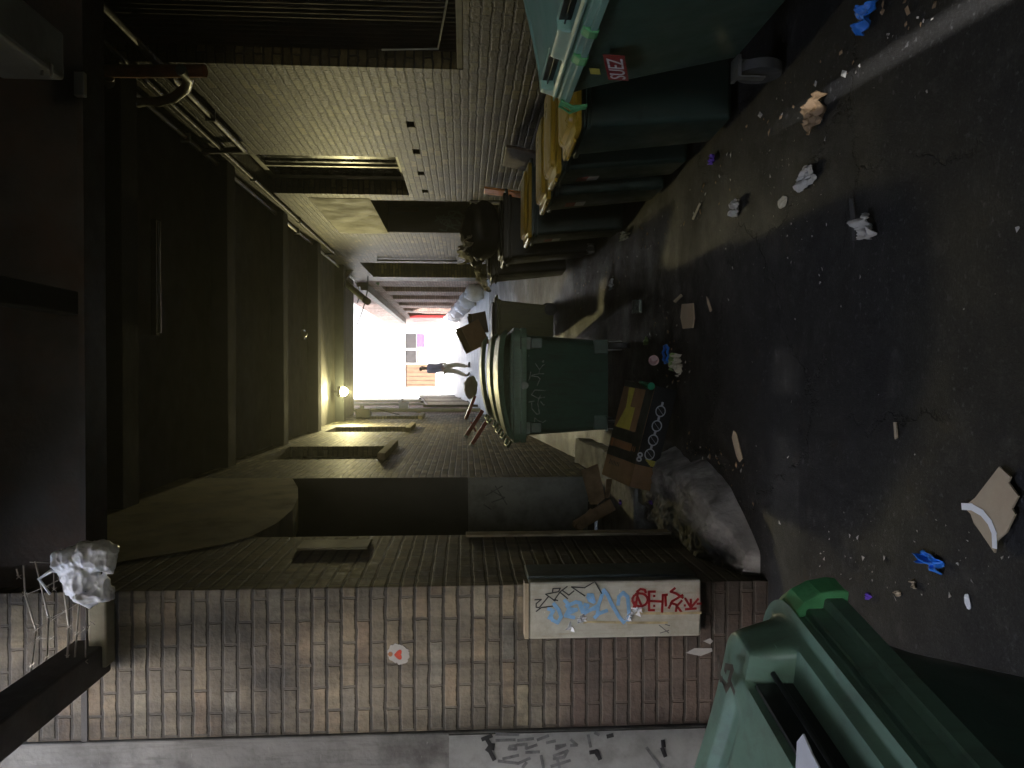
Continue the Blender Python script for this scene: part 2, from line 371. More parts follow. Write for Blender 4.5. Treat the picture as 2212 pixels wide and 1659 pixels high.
rn = b.n('ShaderNodeTexNoise'); rn.noise_type = 'RIDGED_MULTIFRACTAL'; rn.inputs['Scale'].default_value = 9; rn.inputs['Detail'].default_value = 3; rn.inputs['Distortion'].default_value = 1.2; b.link(b.obj, rn.inputs['Vector'])
b.bump(rn.outputs[0], 0.7, 0.02); M['bag'] = b.m
b = NB("damp_asphalt")
geo = b.n('ShaderNodeNewGeometry'); P = geo.outputs['Position']
c0 = b.ramp(b.noise(85, 8, 0.75, vec=P), [(0.3, (0.006, 0.0062, 0.0066)), (0.52, (0.014, 0.0142, 0.0148)), (0.66, (0.040, 0.040, 0.041)), (0.78, (0.16, 0.16, 0.16))])
patch = b.ramp(b.noise(0.8, 7, 0.7, vec=P), [(0.42, 0.0), (0.62, 0.5)])
c1 = b.mix(patch, c0, (0.012, 0.0105, 0.009))
c1 = b.mix(b.ramp(b.noise(5.5, 8, 0.75, vec=P), [(0.56, 0.0), (0.72, 0.55)]), c1, (0.075, 0.07, 0.065))
c1 = b.mix(b.ramp(b.noise(3.7, 6, 0.7, vec=P), [(0.60, 0.0), (0.68, 0.7)]), c1, (0.03, 0.022, 0.014))
vo = b.n('ShaderNodeTexVoronoi'); vo.feature = 'DISTANCE_TO_EDGE'; vo.inputs['Scale'].default_value = 0.8
wv = b.n('ShaderNodeVectorMath'); wv.operation = 'ADD'; b.link(P, wv.inputs[0])
ws = b.n('ShaderNodeVectorMath'); ws.operation = 'SCALE'; ws.inputs['Scale'].default_value = 0.5; b.link(b.noise(2.2, 6, 0.7, vec=P, out=1), ws.inputs[0]); b.link(ws.outputs[0], wv.inputs[1])
b.link(wv.outputs[0], vo.inputs['Vector'])
crack = b.math('MULTIPLY', b.ramp(vo.outputs['Distance'], [(0.002, 0.7), (0.009, 0.0)]), b.ramp(b.noise(1.3, 3, vec=P), [(0.45, 0.0), (0.55, 1.0)]))
c1 = b.mix(b.math('MULTIPLY', b.ramp(b.noise(34, 3, 0.6, vec=P), [(0.60, 0.0), (0.68, 0.8)]), b.ramp(b.noise(1.9, 5, 0.6, vec=P), [(0.4, 0.1), (0.6, 1.0)])), c1, (0.085, 0.085, 0.088))
c1 = b.mix(crack, c1, (0.004, 0.004, 0.004))
yy = b.sep(P)[1]
mud = b.math('MULTIPLY', b.ramp(b.math('DIVIDE', yy, 40.0), [(0.13, 0.0), (0.20, 0.75), (0.36, 0.75), (0.5, 0.0)]), b.ramp(b.noise(2.7, 7, 0.7, vec=P), [(0.35, 0.25), (0.6, 1.0)]))
c1 = b.mix(mud, c1, b.ramp(b.noise(60, 6, 0.7, vec=P), [(0.35, (0.022, 0.014, 0.008)), (0.7, (0.075, 0.05, 0.03))]))
b.sock(b.b.inputs['Base Color'], c1)
b.sock(b.b.inputs['Roughness'], b.ramp(b.noise(1.6, 7, 0.65, vec=P), [(0.36, 0.46), (0.5, 0.6), (0.65, 0.74)]))
n1 = b.bump(b.noise(9, 5, vec=P), 0.4, 0.02)
n2 = b.bump(b.noise(120, 6, 0.75, vec=P), 0.8, 0.006, prev=n1)
b.bump(b.math('MULTIPLY', crack, -1.0), 0.8, 0.012, prev=n2)
b.b.inputs['Specular IOR Level'].default_value = 0.3
M['asphalt'] = b.m

# ------------------------------------------------------------------ ground, masses
XR, XL, ZC, YE = 2.50, -1.12, 4.62, 21.0
ys = [-40, -10, 0, 3, 5] + [6 + 0.25*k for k in range(18)] + [12, 15, 18, 21, 26, 32, 40, 50, 60, 90]
mb = MB()
mb.add([(x, y, gz(y)) for y in ys for x in (-40, -4, -1, 1, 4, 40)],
       [(i*6+k, i*6+k+1, (i+1)*6+k+1, (i+1)*6+k) for i in range(len(ys)-1) for k in range(5)])
struct(mb.build('ground', M['asphalt'], smooth=60))

ys2 = [20.2, 21, 23, 26, 30, 36, 44, 46]
mb = MB().add([(x, y, gz(y) + .005) for y in ys2 for x in (-1.6, 2.9)], [(i*2, i*2+1, i*2+3, i*2+2) for i in range(len(ys2)-1)])
struct(mb.build('brightened_ground', M['pave'], smooth=60))  # pale paving laid here to imitate overexposed daylight on the ground

def wall_x(mb, xf, dep, y0, y1, z0, z1, holes):      # wall in a YZ plane with openings cut through
    Y = sorted({y0, y1, *[h[0] for h in holes], *[h[1] for h in holes]}); Z = sorted({z0, z1, *[h[2] for h in holes], *[h[3] for h in holes]})
    for a, b_ in zip(Y, Y[1:]):
        for c, d in zip(Z, Z[1:]):
            if any(h[0] <= a and b_ <= h[1] and h[2] <= c and d <= h[3] for h in holes): continue
            for x in (xf, xf + dep): mb.quad((x,a,c),(x,b_,c),(x,b_,d),(x,a,d))
    for (a, b_, c, d) in [(y0, y1, z0, z1)] + holes:
        x0, x1 = xf, xf + dep
        mb.quad((x0,a,c),(x1,a,c),(x1,a,d),(x0,a,d)); mb.quad((x0,b_,c),(x1,b_,c),(x1,b_,d),(x0,b_,d))
        mb.quad((x0,a,c),(x0,b_,c),(x1,b_,c),(x1,a,c)); mb.quad((x0,a,d),(x0,b_,d),(x1,b_,d),(x1,a,d))
    return mb

# --- right wall of the passage
rw = thing('brick_wall', 'long olive painted brick wall behind the row of bins', 'wall', (XR, 10, 0))
SH = (2.4, 6.38, 1.65, 4.45); W1 = (9.0, 10.9, 2.41, 4.3); D1 = (11.25, 13.8, -0.5, 2.99); D2 = (17.6, 20.2, -0.5, 4.0)
vents = [(7.72+0.95*k, 7.90+0.95*k, 2.14, 2.22) for k in range(4)]
wall_x(MB(), XR, 0.36, -9, YE, -0.6, 4.9, [SH, W1, D1, D2] + vents).build('wall_face', M['right'], rw, world=True)
mb = MB()
def corr(u, v):
    y = 2.35 + u * 4.1
    return (XR + 0.15 + 0.014 * math.sin(2 * math.pi * y / 0.075), y, 1.6 + v * 2.95)
mb.grid(corr, 440, 1).build('corrugated_sheet', M['corr'], rw, world=True, smooth=60)
MB().box(XR+0.005, XR+0.13, 2.4, 6.38, 1.652, 1.70).build('sill', M['creamplaster'], rw, world=True, bevel=0.006)
MB().tube([(XR+.10,5.05,1.72),(XR+.10,5.6,1.78),(XR+.09,6.2,1.85),(XR+.09,6.25,2.3)], 0.008).build('conduit', M['alu'], rw, world=True)
wf = MB().box(XR+.20,XR+.24,9.02,10.88,2.42,2.50).box(XR+.20,XR+.24,9.02,10.88,4.22,4.29)
for y in (9.02, 9.62, 10.2, 10.82): wf.box(XR+.20, XR+.24, y, y+.05, 2.503, 4.217)
wf = wf.build('window_frame', M['alu'], rw, world=True)
MB().box(XR+.26,XR+.28,9.0,10.9,2.4,4.3).build('pane', M['void'], wf)
wf.children[0].data.transform(Matrix.Translation((-XR, -10, 0)))
for k in range(4):
    a = vents[k]; MB().box(XR+.10, XR+.11, a[0]-.01, a[1]+.01, a[2]-.01, a[3]+.01).build('vent_hole', M['void'], rw, world=True)
MB().box(XR-.006, XR+.36, 11.15, 13.9, 2.993, 3.85).build('lintel', M['creamplaster'], rw, world=True)
MB().box(XR+.362, XR+1.2, 11.15, 13.9, 2.98, 3.1).build('soffit', M['browndoor'], rw, world=True)
MB().box(XR+1.1, XR+1.2, 11.1, 13.9, -.3, 3.0).build('recess_panel', M['browndoor'], rw, world=True)
MB().box(XR+.362, XR+1.1, 13.78, 13.9, 1.56, 2.45).build('dark_door_panel', M['darkdoor'], rw, world=True)
MB().box(XR+.362, XR+1.1, 13.79, 13.9, 2.453, 2.98).build('recess_panel', M['browndoor'], rw, world=True)
MB().box(XR+.003, XR+.1, 13.77, 13.797, 1.56, 2.99).build('door_leaf', M['darkdoor'], rw, world=True)
MB().box(XR+.005, XR+1.1, 13.75, 13.79, -.1, 1.55).build('lower_door_panel', M['tanpanel'], rw, world=True)
MB().box(XR-.03, XR+.06, 11.2, 11.29, 0, 1.56).build('door_post', M['paper'], rw, world=True)
MB().box(XR+.005, XR+.36, 13.76, 13.798, 1.56, 2.98).build('dark_door_panel', M['darkdoor'], rw, world=True)
MB().box(XR+.6, XR+.7, 17.5, 20.3, -.3, 4.1).build('doorway_back', M['void'], rw, world=True)
MB().box(XR+.362, XR+.6, 20.19, 20.3, -.3, 4.1).build('doorway_side', M['darkdoor'], rw, world=True)
g = MB()
random.seed(4)
for k in range(16):
    cx, cz = XR+.08+random.random()*.45, 1.66+random.random()*.6
    pts = [(cx+random.uniform(-.09,.09), 13.755, cz+random.uniform(-.13,.13)) for _ in range(4)]
    g.ribbon(pts, (0,-1,0), .022)
g.build('graffiti', M['inkteal'], rw, world=True, fix=False)
lwl = thing('low_light_block', 'unseen low wall added behind the viewer, gapped to stripe the floor light', 'wall', (0, -2.6, 0))
MB().box(-1.6, .50, -2.75, -2.5, 0, 1.30).box(.80, XR, -2.75, -2.5, 0, 1.30).build('wall_face', M['dimbrick'], lwl, world=True)  # added to shade the floor, with a gap for a light stripe
# --- conduit run under the ceiling on the right wall
c = thing('ceiling_conduit', 'thin pale conduit running along the top of the olive brick wall', 'pipe', (XR-.05, 6, ZC-.1))
MB().tube([(XR-.05, 4.3, ZC-.09), (XR-.05, 20.8, ZC-.09)], 0.028).build('pipe', M['alu'], c, world=True, smooth=60)
for y in (8.2, 13.5, 15.2): MB().box(XR-.10, XR-.012, y, y+.05, ZC-.135, ZC-.045).build('clamp', M['white'], c, world=True)

for k, (zz, xx, rr_) in enumerate(((4.30, XR-.05, .022), (4.05, XR-.06, .035))):
    c2 = thing('wall_pipe', ('thin dark pipe just below the pale ceiling conduit', 'thicker rusty pipe running along the upper part of the olive brick wall')[k], 'pipe', (xx, 4.5, zz))
    MB().tube([(xx, 3.0, zz), (xx, 8.6 if k else 16.0, zz), (xx, 8.7 if k else 16.1, zz + .5)], rr_).build('pipe', M['steel'], c2, world=True, smooth=60)
    for y in ((4.8, 7.5) if k else (5.5, 9.9, 12.6)): MB().box(xx-rr_-.01, XR-.002, y, y+.03, zz-rr_-.01, zz+rr_+.01).build('clip', M['zinc'], c2, world=True)
# --- left wall of the passage
lw = thing('brick_wall', 'grimy brick wall with three tall dark windows beside the parked dumpsters', 'wall', (XL, 14, 0))
LW = [(10.1, 11.9, 2.76, 4.3), (14.8, 16.2, 2.76, 4.3), (18.9, 20.2, 2.76, 4.3)]
wall_x(MB(), XL, -0.40, 8.3, YE, -0.4, 4.9, LW).build('wall_face', M['left'], lw, world=True)
for a in LW:
    w_ = MB().box(XL-.16, XL-.15, a[0], a[1], a[2], a[3]).build('window', M['void'], lw, world=True)
    s_ = MB().box(XL-.15, XL+.085, a[0]-.08, a[1]+.08, a[2]-.10, a[2]+.004).build('sill', M['timber'], w_, bevel=.008)
    s_.data.transform(Matrix.Translation((-XL, -14, 0)))
MB().box(XL-.4, XL+.02, 8.303, YE, -.4, .16).build('plinth', M['concrete'], lw, world=True)

# --- brick pier with rendered column to its left
pr = thing('brick_pier', 'tall grey brown brick pier with a ragged corner facing the camera', 'pier', (XL, 4.05, 0))
MB().box(-1.89, XL, 4.05, 5.33, -.1, 6.5).build('pier_face', M['pier'], pr, world=True, bevel=.006)
MB().box(XL+.003, XL+.022, 5.22, 5.335, .10, 1.63).build('timber_guard', M['timber'], pr, world=True, bevel=.006)
MB().box(XL+.002, XL+.018, 4.90, 5.15, 2.25, 2.70).build('cover_strip', M['creamplaster'], pr, world=True, bevel=.006)
cc = thing('rendered_column', 'grey rendered column with a lighter scribbled lower panel beside the brick pier', 'column', (-3.4, 4.0, 0))
MB().box(-6.0, -1.892, 4.035, 5.33, -.1, 6.5).build('column_face', M['render'], cc, world=True, bevel=.01)
MB().box(-3.6, -1.90, 4.02, 4.034, .0, 1.72).build('painted_panel', M['panel'], cc, world=True)
def crop(ox, oy, s, pl): return [((ox + x / s) * 0.5486, (oy + y / s) * 0.5486) for x, y in pl]
g = MB()
for pl in ([(430,110),(620,115)], [(430,165),(590,160)], [(620,165),(750,150)], [(540,240),(550,215),(600,210),(600,240),(540,240)], [(610,205),(690,200),(690,235),(780,205)],
           [(490,325),(620,295)], [(450,345),(620,365),(720,320)], [(690,270),(800,265)], [(790,160),(880,125)], [(870,185),(940,170)], [(950,215),(1030,205),(950,240)], [(930,300),(1050,255),(1020,310),(930,325)],
           [(910,390),(1070,340)], [(1080,160),(1130,205),(1080,210)], [(1230,120),(1250,220)], [(1290,100),(1320,115)], [(1740,230),(1860,400)], [(820,300),(840,400)], [(960,330),(980,400)], [(660,400),(690,360)]):
    g.ribbon([atY(a, b_, 4.0185) for a, b_ in crop(1760, 2840, 2.212, pl)], (0,-1,0), .016)
g.build('scribble', M['inkgrey'], cc, world=True, fix=False)
g = MB()
for pl in ([(1250,270),(1305,260),(1330,325)], [(1290,255),(1310,290)], [(340,140),(380,210),(350,250)], [(370,250),(410,330)], [(400,200),(395,240)], [(1880,170),(1885,215)], [(1875,235),(1900,300)], [(1400,130),(1440,120)], [(310,155),(385,125)]):
    g.ribbon([atY(a, b_, 4.0185) for a, b_ in crop(1760, 2840, 2.212, pl)], (0,-1,0), .022)
g.build('graffiti', M['inkblack'], cc, world=True, fix=False)

# --- recess between pier and left wall
rc = thing('recessed_doorway', 'dark recessed doorway with a grey lower panel behind the brick pier', 'doorway', (-1.4, 8.3, 0))
MB().prism([(XL+.006, y, z) for y, z in ((4.45,4.9),(4.45,4.0),(4.63,3.72),(4.85,3.45),(5.1,3.22),(5.35,3.09),(5.8,3.03),(6.37,3.04),(7.0,3.13),(7.6,3.26),(8.297,3.47),(8.297,4.9))], (-.012,0,0)).build('plaster_band', M['plaster'], rc, world=True)
MB().prism([(XL-.008, y, z) for y, z in ((5.332,4.9),(5.332,3.10),(5.8,3.03),(6.37,3.04),(7.0,3.13),(7.6,3.26),(8.297,3.47),(8.297,4.9))], (-.28,0,0)).build('lintel', M['plaster'], rc, world=True)
MB().box(-3.2, XL-.402, 8.3, 8.5, 3.47, 4.9).build('plaster_back', M['plaster'], rc, world=True)
MB().box(XL-.401, XL-.001, 8.285, 8.299, 3.47, 4.9).build('plaster_return', M['plaster'], rc, world=True)
MB().box(-3.2, XL-.02, 8.42, 8.5, .2, 3.47).build('door', M['darkdoor'], rc, world=True)
MB().box(-1.70, XL-.004, 8.27, 8.298, .30, 1.60).build('lower_panel', M['panel'], rc, world=True)
MB().box(XL-.40, XL-.002, 8.28, 8.297, 1.603, 3.467).build('door_leaf', M['darkdoor'], rc, world=True)
MB().box(-3.3, -3.2, 5.33, 8.5, -.1, 4.9).build('side_wall', M['plaster'], rc, world=True)
g = MB()
for pl in ([(1062,1060),(1090,1075),(1062,1085)], [(1050,1070),(1085,1050)], [(1070,1050),(1095,1090)], [(1045,1090),(1060,1100)]):
    g.ribbon([atY(a, b_, 8.268) for a, b_ in pl], (0,-1,0), .012)
g.build('graffiti', M['inkgrey'], rc, world=True, fix=False)
st = thing('concrete_step', 'raised concrete step in front of the recessed doorway', 'step', (-1.2, 7, 0))
MB().box(-3.2, -.98, 6.45, 8.26, -.1, .20).build('step_block', M['concrete'], st, world=True, bevel=.02)

# --- ceiling and overhead
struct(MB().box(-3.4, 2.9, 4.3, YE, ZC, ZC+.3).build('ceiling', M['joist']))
def sun_slit(y, s): return -.28 + .077*(y - .0) + s*max(.008, .022 + .010*max(0, -y) - .0045*max(0, y))  # invented roof gap, shaped to throw a sun streak onto the floor
mb = MB()
for s_, xo in ((-1, -1.45), (1, 2.9)):
    mb.prism([(xo, -2.4, 4.55), (sun_slit(-2.4, s_), -2.4, 4.55), (sun_slit(0, s_), 0, 4.55), (sun_slit(2.1, s_), 2.1, 4.55), (xo, 2.1, 4.55)], (0, 0, .16))
mb.box(-1.45, 2.9, -8.88, -2.401, 4.55, 4.71).box(-1.45, 2.9, 2.101, 4.28, 4.55, 4.71)
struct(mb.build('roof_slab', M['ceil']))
beam0 = None
for y in (6.6, 9.4, 12.2, 15.0, 18.1):
    if beam0 is None:
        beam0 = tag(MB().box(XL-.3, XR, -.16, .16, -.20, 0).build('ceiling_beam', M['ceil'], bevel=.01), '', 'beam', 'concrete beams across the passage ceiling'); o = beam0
    else: o = beam0.copy(); COL.objects.link(o)
    o.location = (0, y, ZC - .003)
    o['label'] = {6.6: 'nearest dark concrete beam across the passage ceiling, past the hanging hose', 9.4: 'second dark concrete ceiling beam from the camera', 12.2: 'middle one of the five dark concrete ceiling beams', 15.0: 'fourth dark ceiling beam, just behind the small white ceiling sensor', 18.1: 'farthest dark ceiling beam, closest to the daylight'}[y]
sb = thing('steel_beam', 'dark riveted steel beam crossing overhead at the brick pier', 'beam', (0, 4.1, 3.57))
MB().box(-3.0, XR, 4.045, 4.28, 3.57, 3.60).box(-3.0, XR, 4.15, 4.18, 3.602, 4.2).box(-3.0, XR, 4.045, 4.28, 4.202, 4.6).build('beam_body', M['steel'], sb, world=True)
MB().box(.30, .42, 3.2, 4.14, 3.62, 3.74).build('bracket', M['joist'], sb, world=True, bevel=.01)
eb = thing('roof_edge_beam', 'heavy dark beam along the open roof edge in front of the pier', 'beam', (-1.43, 2, 3.5))
MB().box(-1.52, -1.36, -9, 4.03, 3.44, 3.62).build('beam_body', M['steel'], eb, world=True, bevel=.01)
jb = thing('pale_joist', 'pale concrete beam end overhead beside the orange pipe', 'beam', (1.4, 3, 3.7))
a0 = atY(100, 105, 3.6)
MB().box(a0.x-.10, a0.x+.12, .3, 3.72, a0.z-.02, a0.z+.26).build('beam_body', M['palebeam'], jb, world=True, bevel=.015)
hk = MB()
for px, py in ((93, 130), (113, 132)):
    p = atY(px, py, 3.6); hk.tube([p + Vector((0, 0, .02)), p + Vector((-.02, 0, 0)), p + Vector((-.075, -.01, -.0))], .006)
hk.build('hook', M['galv'], jb, world=True)
# bracket plate near the steel beam
p = atY(172, 180, 4.0)
tag(MB().box(p.x-.06, p.x+.06, 4.0, 4.035, p.z-.02, p.z+.03).build('fixing_plate', M['alu'], bevel=.004), 'small pale fixing plate bolted to the steel beam near the orange pipe', 'plate')
# fluorescent tube (unlit)
a, b_ = atY(338, 474, 7.2), atY(338, 724, 7.2)
ft = thing('tube_light', 'unlit strip light under the dark passage ceiling', 'ceiling light', ((a.x+b_.x)/2, 7.2, a.z))
MB().box(b_.x, a.x, 7.19, 7.25, a.z+.0, a.z+.05).build('housing', M['steel'], ft, world=True)
MB().tube([(b_.x+.02, 7.2, a.z-.02), (a.x-.02, 7.2, a.z-.02)], .016).build('tube', M['alu'], ft, world=True, smooth=60)
p = atY(656, 722, 14.0)
sn = thing('ceiling_sensor', 'small white sensor under the passage ceiling', 'sensor', p)
MB().cyl((0,0,0), (0,0,1), .09, .04).build('base', M['white'], sn, smooth=50)
MB().tube([(0,0,-.02),(0,0,-.05),(0,0,-.07)], .055, 14, .02).build('dome', M['white'], sn, smooth=50)
# orange pipe with hose coil
a, b_ = atX(203, 153, XR-.12), atX(443, 153, XR-.14)
pp = thing('orange_pipe', 'short faded orange pipe standing out from the wall above the hose', 'pipe', a)
MB().tube([a, a.lerp(b_, .4) + Vector((0,0.01,0)), b_], .05, 14).build('pipe', M['terracotta'], pp, world=True, smooth=50)
hs = thing('hose_loop', 'thick grey hose loop hanging below the orange pipe on the wall', 'hose', (XR-.15, 5.9, 3.9))
MB().tube([atX(px, py, XR-.16) for px, py in ((235,165),(238,190),(262,212),(300,222),(340,220),(375,212),(402,190),(408,168),(390,150))], .042, 12).build('hose', M['hose'], hs, world=True, smooth=60)

# --- buildings (setting masses)
ub = thing('upper_building', 'brick building spanning over the passage', 'building', (0, 12, 4.9))
MB().box(-8, 8, 4.2, YE+.02, 4.93, 13).build('wall', M['left'], ub, world=True)
rb = thing('right_building', 'large building standing behind the olive painted wall', 'building', (6, 5, 0))
MB().box(2.95, 9, -14, YE, 0-.5, 13).build('wall', M['dimbrick'], rb, world=True)
cb = thing('yard_building', 'unseen building across the yard, coloured cream to bounce light', 'building', (-8, 0, 0))
MB().box(-12, -5.6, -14, 8, -.5, 7.0).build('wall', M['creamplaster'], cb, world=True)  # cream chosen so this unseen wall bounces light into the lane
yp = None
for x, y, lb in ((-1.93, 3.45, 'added unseen steel post nearest the brick pier, casting shade on it'), (-2.25, 2.9, 'second added unseen steel post from the pier, casting shade on it')):  # posts added out of view to cast shade bands on the pier
    if yp is None: yp = o = tag(MB().tube([(0,0,0),(0,0,3.4)], .06, 12).build('shade_post', M['steel'], smooth=50), lb, 'post', 'added shading posts')
    else: o = yp.copy(); COL.objects.link(o); o['label'] = lb
    o.location = (x, y, 0)
# unseen masses added behind the viewer to block and shape the light
bb = thing('back_sun_block', 'unseen tall block added behind the viewer to hold off the sun', 'building', (-8, -9, 0))
MB().box(-14, -4.25, -12, -8.9, -.2, 14.12).build('wall', M['dimbrick'], bb, world=True)  # unseen mass added to keep direct sun off yard and pier
MB().box(-14, -4.25, -9.0, -8.94, 14.252, 20).build('sun_gap_screen', M['dimbrick'], bb, world=True)  # added screen; the gap below it lets a thin sun streak through
MB().box(-4.247, -1.3, -12, -8.9, -.2, 8.5).build('low_sun_block', M['dimbrick'], bb, world=True)  # kept lower so sun still reaches the roof gap
bk = thing('back_wall', 'unseen brick wall behind the viewer, its opening shaped for fill light', 'wall', (0, -8, 0))
MB().box(-1.3, 2.9, -9.2, -8.9, 4.2, 4.8).box(-1.3, -.6, -9.2, -8.9, 0, 4.198).build('wall_face', M['dimbrick'], bk, world=True)  # unseen wall; wide opening left to light surfaces facing the camera

# ------------------------------------------------------------------ beyond the passage
ro = thing('brick_building', 'long red brick building with dark bays along the right of the open lane', 'building', (2.5, 30, 1))
BAY = [(22.6 + 2.45*k, 23.9 + 2.45*k, .5, 4.05) for k in range(6)]
wall_x(MB(), 2.52, .5, YE+.02, 41, 0.4, 5.6, BAY).build('wall', M['red'], ro, world=True)
for a in BAY: MB().box(2.95, 3.0, a[0], a[1], a[2], a[3]).build('bay', M['dimbrick'], ro, world=True)
MB().box(2.52, 2.75, YE+.02, 41, 5.603, 9.5).build('upper_wall', M['facade'], ro, world=True)
MB().box(2.30, 2.515, 21.6, 36, 4.34, 4.52).box(2.40, 2.515, 21.6, 36, 4.523, 4.62).build('gutter', M['steel'], ro, world=True)
MB().box(2.40, 2.51, 33.5, 36.0, 1.9, 4.0).build('red_door', M['stickred'], ro, world=True)
lo = thing('brick_building', 'pinkish brick building with pipes along the left of the open lane', 'building', (-1.2, 27, 1))
MB().box(-6, -1.16, YE+.45, 34, .4, 9.0).build('wall', M['red'], lo, world=True)
for y, r_ in ((22.6, .06), (27.0, .05), (30.5, .07)):
    MB().tube([(-1.08, y, 1.0), (-1.08, y, 6)], r_).build('drainpipe', M['creamplaster'], lo, world=True, smooth=60)
MB().obox((-1.16, 22.6, 2.9), (0,0,.12), (0, 3.5, 1.6), (.05,0,0)).build('sloping_trim', M['timber'], lo, world=True)
p = atY(870, 884, 24.0)
tag(MB().box(-1.16, -.90, 23.7, 24.0, p.z-.18, p.z+.1).prism([(-.9,23.7,p.z+.1),(-.9,24.0,p.z+.1),(-.78,24.0,p.z+.02),(-.78,23.7,p.z+.02)],(0,0,-.06)).build('wall_light', M['facade'], bevel=.01), 'white angled wall lamp box on the pinkish brick building', 'lamp')
fn = thing('metal_fence', 'dark metal picket fence with tall posts along the pinkish brick building', 'fence', (-1.0, 28, 1.4))
mb = MB()
for k in range(44):
    y = 23.4 + k * .24; z = gz(y); mb.box(-1.0, -.97, y, y+.05, z+.1, z+1.5)
mb.build('pickets', M['galv'], fn, world=True)
for y in (23.3, 26.6, 30.0, 33.6):
    z = gz(y); MB().box(-1.02, -.95, y, y+.07, z, z+1.65).build('post', M['steel'], fn, world=True)
MB().obox((-.995,23.3,gz(23.3)+.08),(.03,0,0),(0,10.3,10.3*.08),(0,0,.05)).obox((-.995,23.3,gz(23.3)+1.5),(.03,0,0),(0,10.3,10.3*.08),(0,0,.06)).build('rail', M['steel'], fn, world=True)
fb = thing('pale_building', 'pale sunlit building with a small shopfront closing the far end of the lane', 'building', (0, 46, 3))
MB().box(-16, 16, 46, 50, 1.5, 15).build('wall', M['facade'], fb, world=True)
def fbox(x0, y0, x1, y1, mat, nm, off=.02):
    a, c = atY(x1, y1, 46), atY(x0, y0, 46)
    return MB().box(min(a.x,c.x), max(a.x,c.x), 46-off-.03, 46-off, min(a.z,c.z), max(a.z,c.z)).build(nm, mat, fb, world=True)
fbox(877, 721, 900, 752, M['fargrey'], 'window'); fbox(877, 757, 900, 784, M['fargrey'], 'window')
fbox(901, 721, 915, 750, M['purple'], 'poster'); fbox(902, 757, 914, 784, M['leafgreen'], 'poster')
fbox(877, 786, 940, 836, M['farbrown'], 'timber_panel')
for k in range(5): fbox(877, 795 + 9*k, 940, 795.6 + 9*k, M['fargrey'], 'panel_joint', .06)
fbox(875, 719, 877, 838, M['steel'], 'window_head', .07); fbox(899.4, 720, 901, 785, M['paper'], 'transom', .07)
for y_ in (752, 784): fbox(877, y_, 950, y_ + 3.5, M['paper'], 'mullion', .07)
fbox(916, 722, 917.5, 784, M['fargrey'], 'sill', .08)
for y_ in (736, 768): fbox(918, y_ - 9, 948, y_ + 9, M['paper'], 'door_panel', .03)

# person walking in the far lane
PX, PY = 0.16, 26.0; PZ = gz(PY)
pe = thing('person', 'person in a grey blue jacket and khaki trousers walking in the sunlit lane', 'person', (PX, PY, PZ), 1.0)
def skin(name, verts, edges, mat, parent, sub=2):
    me = bpy.data.meshes.new(name); me.from_pydata([v[:3] for v in verts], edges, []); me.materials.append(mat)
    o = bpy.data.objects.new(name, me); COL.objects.link(o); o.parent = parent
    k = o.modifiers.new("skin", 'SKIN'); k.use_smooth_shade = True
    for i, v in enumerate(verts):
        sv = me.skin_vertices[0].data[i]; sv.radius = (v[3], v[4] if len(v) > 4 else v[3]); sv.use_root = (i == 0)
    s_ = o.modifiers.new("sub", 'SUBSURF'); s_.levels = s_.render_levels = sub
    return o
bodyv = [(0,0,.90,.13,.10),(0,0,1.12,.125,.09),(0,0,1.32,.15,.10),(0,0,1.46,.05,.05),(0,-.01,1.53,.055,.06),(0,-.015,1.61,.075,.09),(0,0,1.69,.05,.06),
         (.18,0,1.40,.05),(.23,.03,1.13,.04),(.20,-.08,.90,.03),(.195,-.11,.82,.028),
         (-.18,0,1.40,.05),(-.23,-.03,1.13,.04),(-.21,-.12,.92,.03),(-.205,-.15,.84,.028),
         (.09,0,.84,.085),(.10,-.10,.48,.06),(.10,-.02,.08,.04),(.10,-.13,.03,.032),
         (-.09,0,.84,.085),(-.09,.06,.47,.06),(-.09,.24,.12,.04),(-.09,.16,.03,.032)]
bodye = [(0,1),(1,2),(2,3),(3,4),(4,5),(5,6),(2,7),(7,8),(8,9),(9,10),(2,11),(11,12),(12,13),(13,14),(0,15),(15,16),(16,17),(17,18),(0,19),(19,20),(20,21),(21,22)]
skin('body', bodyv, bodye, M['skin'], pe)
skin('jacket', [(0,0,.86,.165,.125),(0,0,1.12,.15,.11),(0,0,1.34,.165,.115),(0,0,1.44,.08,.075),(.185,0,1.40,.068),(.235,.03,1.13,.056),(.205,-.07,.92,.046),(-.185,0,1.40,.068),(-.235,-.03,1.13,.056),(-.215,-.11,.94,.046)],
     [(0,1),(1,2),(2,3),(2,4),(4,5),(5,6),(2,7),(7,8),(8,9)], M['jacket'], pe)
skin('trousers', [(0,0,.90,.14,.11),(.09,0,.82,.10),(.10,-.10,.48,.078),(.10,-.02,.12,.062),(-.09,0,.82,.10),(-.09,.06,.47,.078),(-.09,.22,.16,.062)],
     [(0,1),(1,2),(2,3),(0,4),(4,5),(5,6)], M['trousers'], pe)
skin('hair', [(0,.03,1.60,.075,.075),(0,.01,1.67,.085,.09),(0,0,1.71,.06,.06)], [(0,1),(1,2)], M['hair'], pe)
for pts in ([(.10,.02,.05,.045),(.10,-.10,.04,.045),(.10,-.20,.03,.03)], [(-.09,.25,.10,.045),(-.09,.17,.05,.045),(-.09,.09,.03,.03)]):
    skin('shoe', pts, [(0,1),(1,2)], M['shoe'], pe)

